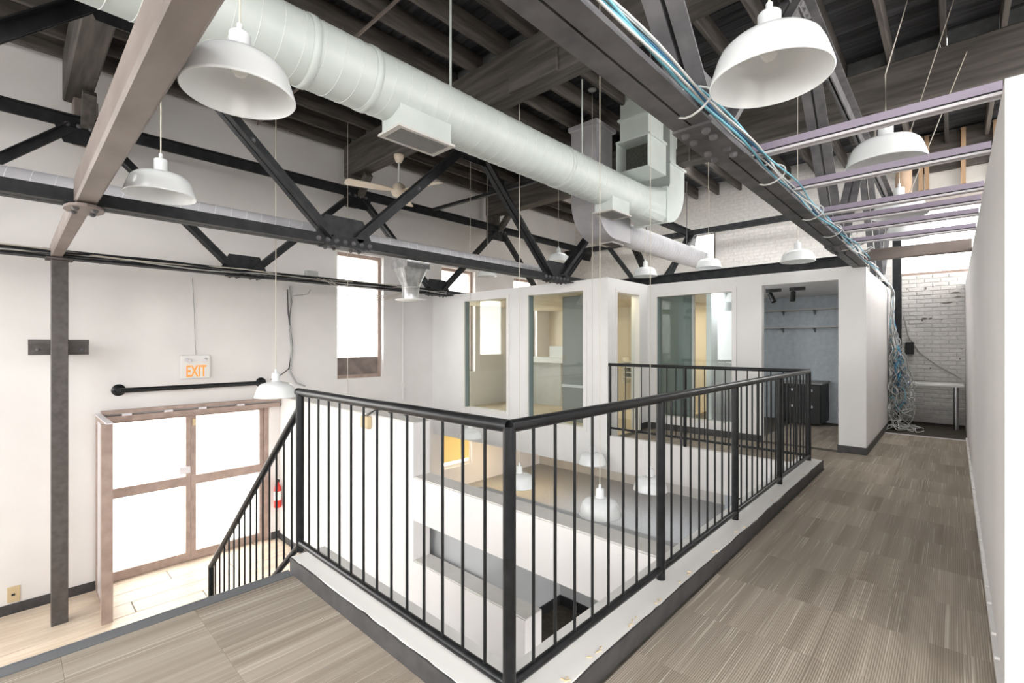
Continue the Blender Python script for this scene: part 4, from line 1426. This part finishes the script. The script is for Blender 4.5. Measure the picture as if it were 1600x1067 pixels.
# shelf room
for k, z in enumerate((1.70, 2.02)):
    sh = thing('wall_shelf_board', (-1.55, 9.9, z), ('lower' if k == 0 else 'upper') + ' thin wall shelf on brackets in the open doorway room', 'shelf')
    MB().box(-2.74, -.93, 9.78, 9.99, z, z + .016).build('board', 'ledge', sh)
    for x in (-2.34, -1.83):
        MB().prism([(x - .01, 9.99, z), (x - .01, 9.82, z), (x - .01, 9.99, z - .08)], (.02, 0, 0)).build('bracket', 'grey_panel', sh)
for x, lab in ((-2.14, 'left'), (-1.81, 'right')):
    sp = thing('track_spotlight', (x, 8.3, 2.1), 'small black spotlight on the doorway room ceiling, %s one of two' % lab, 'spotlight', 'black track spotlights')
    MB().box(x - .05, x + .16, 8.28, 8.32, 2.23, 2.28).build('track', 'black', sp)
    MB().tube((x, 8.3, 2.26), (x, 8.3, 2.18), .012, 8).build('stem', 'black', sp)
    MB().tube((x, 8.3, 2.21), (x + (.07 if lab == 'left' else .0), 8.25, 2.07), .036, 14).build('head', 'black', sp)
cbn = thing('black_cabinet', (-1.85, 9.7, 0), 'low black cabinet in the room behind the open doorway', 'cabinet')
MB().bbox(-2.18, -1.62, 9.3, 9.98, .05, .72, .006).build('body', 'black', cbn)
MB().bbox(-2.20, -1.60, 9.28, 9.98, .72, .75, .004).build('cabinet_top', 'grey_panel', cbn)
for x in (-2.04, -1.76):
    dr = MB().bbox(x - .13, x + .13, 9.285, 9.30, .08, .69, .003).build('cabinet_door', 'black', cbn)
    for zz in (.32, .60):
        MB().box(x - .02, x + .02, 9.27, 9.285, zz, zz + .04).build('catch', 'silver', dr)

# ------------------------------------------------------------------ lower level: added panel lights, dark doorway
struct(MB().box(-8.0, -1.33, 9.6, 9.7, GZ, -.3), 'wall_lower_back', 'ledge', 'wall at the back of the lower floor', 'wall')
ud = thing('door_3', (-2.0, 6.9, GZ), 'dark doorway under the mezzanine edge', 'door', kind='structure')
MB().box(-2.25, -1.33, 6.85, 6.9, GZ, -.35).build('door_leaf', 'black', ud)  # black sheet stands in for the unlit doorway opening
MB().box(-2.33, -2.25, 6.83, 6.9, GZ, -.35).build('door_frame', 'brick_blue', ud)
def panel_light(name, x0, x1, y0, y1, z, col, power, label, cat, group=None):  # unseen glowing panel added to brighten the space below it
    t = thing(name, ((x0 + x1) / 2, (y0 + y1) / 2, z - .03), label, cat, group)
    MB().bbox(x0, x1, y0, y1, z - .025, z, .004).build('housing', 'trim', t)
    MB().box(x0 + .03, x1 - .03, y0 + .03, y1 - .03, z - .031, z - .025).build('diffuser', emit('panel_' + name + str(x0), col, power), t)
    return t


panel_light('added_underfloor_panel', -7.2, -6.6, 7.1, 7.7, -.47, (1.0, .72, .36), 17, 'added warm panel light under the office floor near the low window', 'light', 'added panel lights under the office')  # added glow that warms the wall by the low window
for k, x in enumerate((-5.6, -4.2)):
    panel_light('added_underfloor_panel', x, x + .9, 7.1, 8.0, -.47, (.96, .98, 1.0), 4.5, 'added white panel light under the office floor, %s one' % ('middle' if k == 0 else 'farthest from the low window'), 'light', 'added panel lights under the office')
panel_light('added_underfloor_panel', -2.9, -2.3, 7.4, 8.0, -.30, (.96, .98, 1.0), 4, 'added white panel light under the mezzanine', 'light', 'added panel lights under the office')
panel_light('added_doorway_panel', -2.72, -2.27, 7.5, 8.0, 2.28, (.95, .98, 1.0), 16, 'added unseen panel light on the ceiling of the doorway room', 'light')  # added out of view to brighten the shelf room

# ------------------------------------------------------------------ outside
struct(MB().box(-60, 60, -60, 60, GZ - .35, GZ - .25), 'ground_outside', 'pavement', 'pale pavement outside', 'ground')
fb = thing('opposite_building', (-19, 8, GZ - .25), 'sunlit pale building seen through the side wall windows', 'building')
MB().box(-22, -19, 2, 22, GZ - .25, 9).build('facade', 'facade', fb)
for y in range(4, 20, 2):
    for z in (.2, 3.2, 6.2):
        fw_ = MB().box(-19.05, -18.97, y, y + .8, z, z + 1.5).build('window', 'facade_glass', fb)
        MB().box(-18.97, -18.94, y + .37, y + .43, z, z + 1.5).build('mullion', 'facade', fw_)
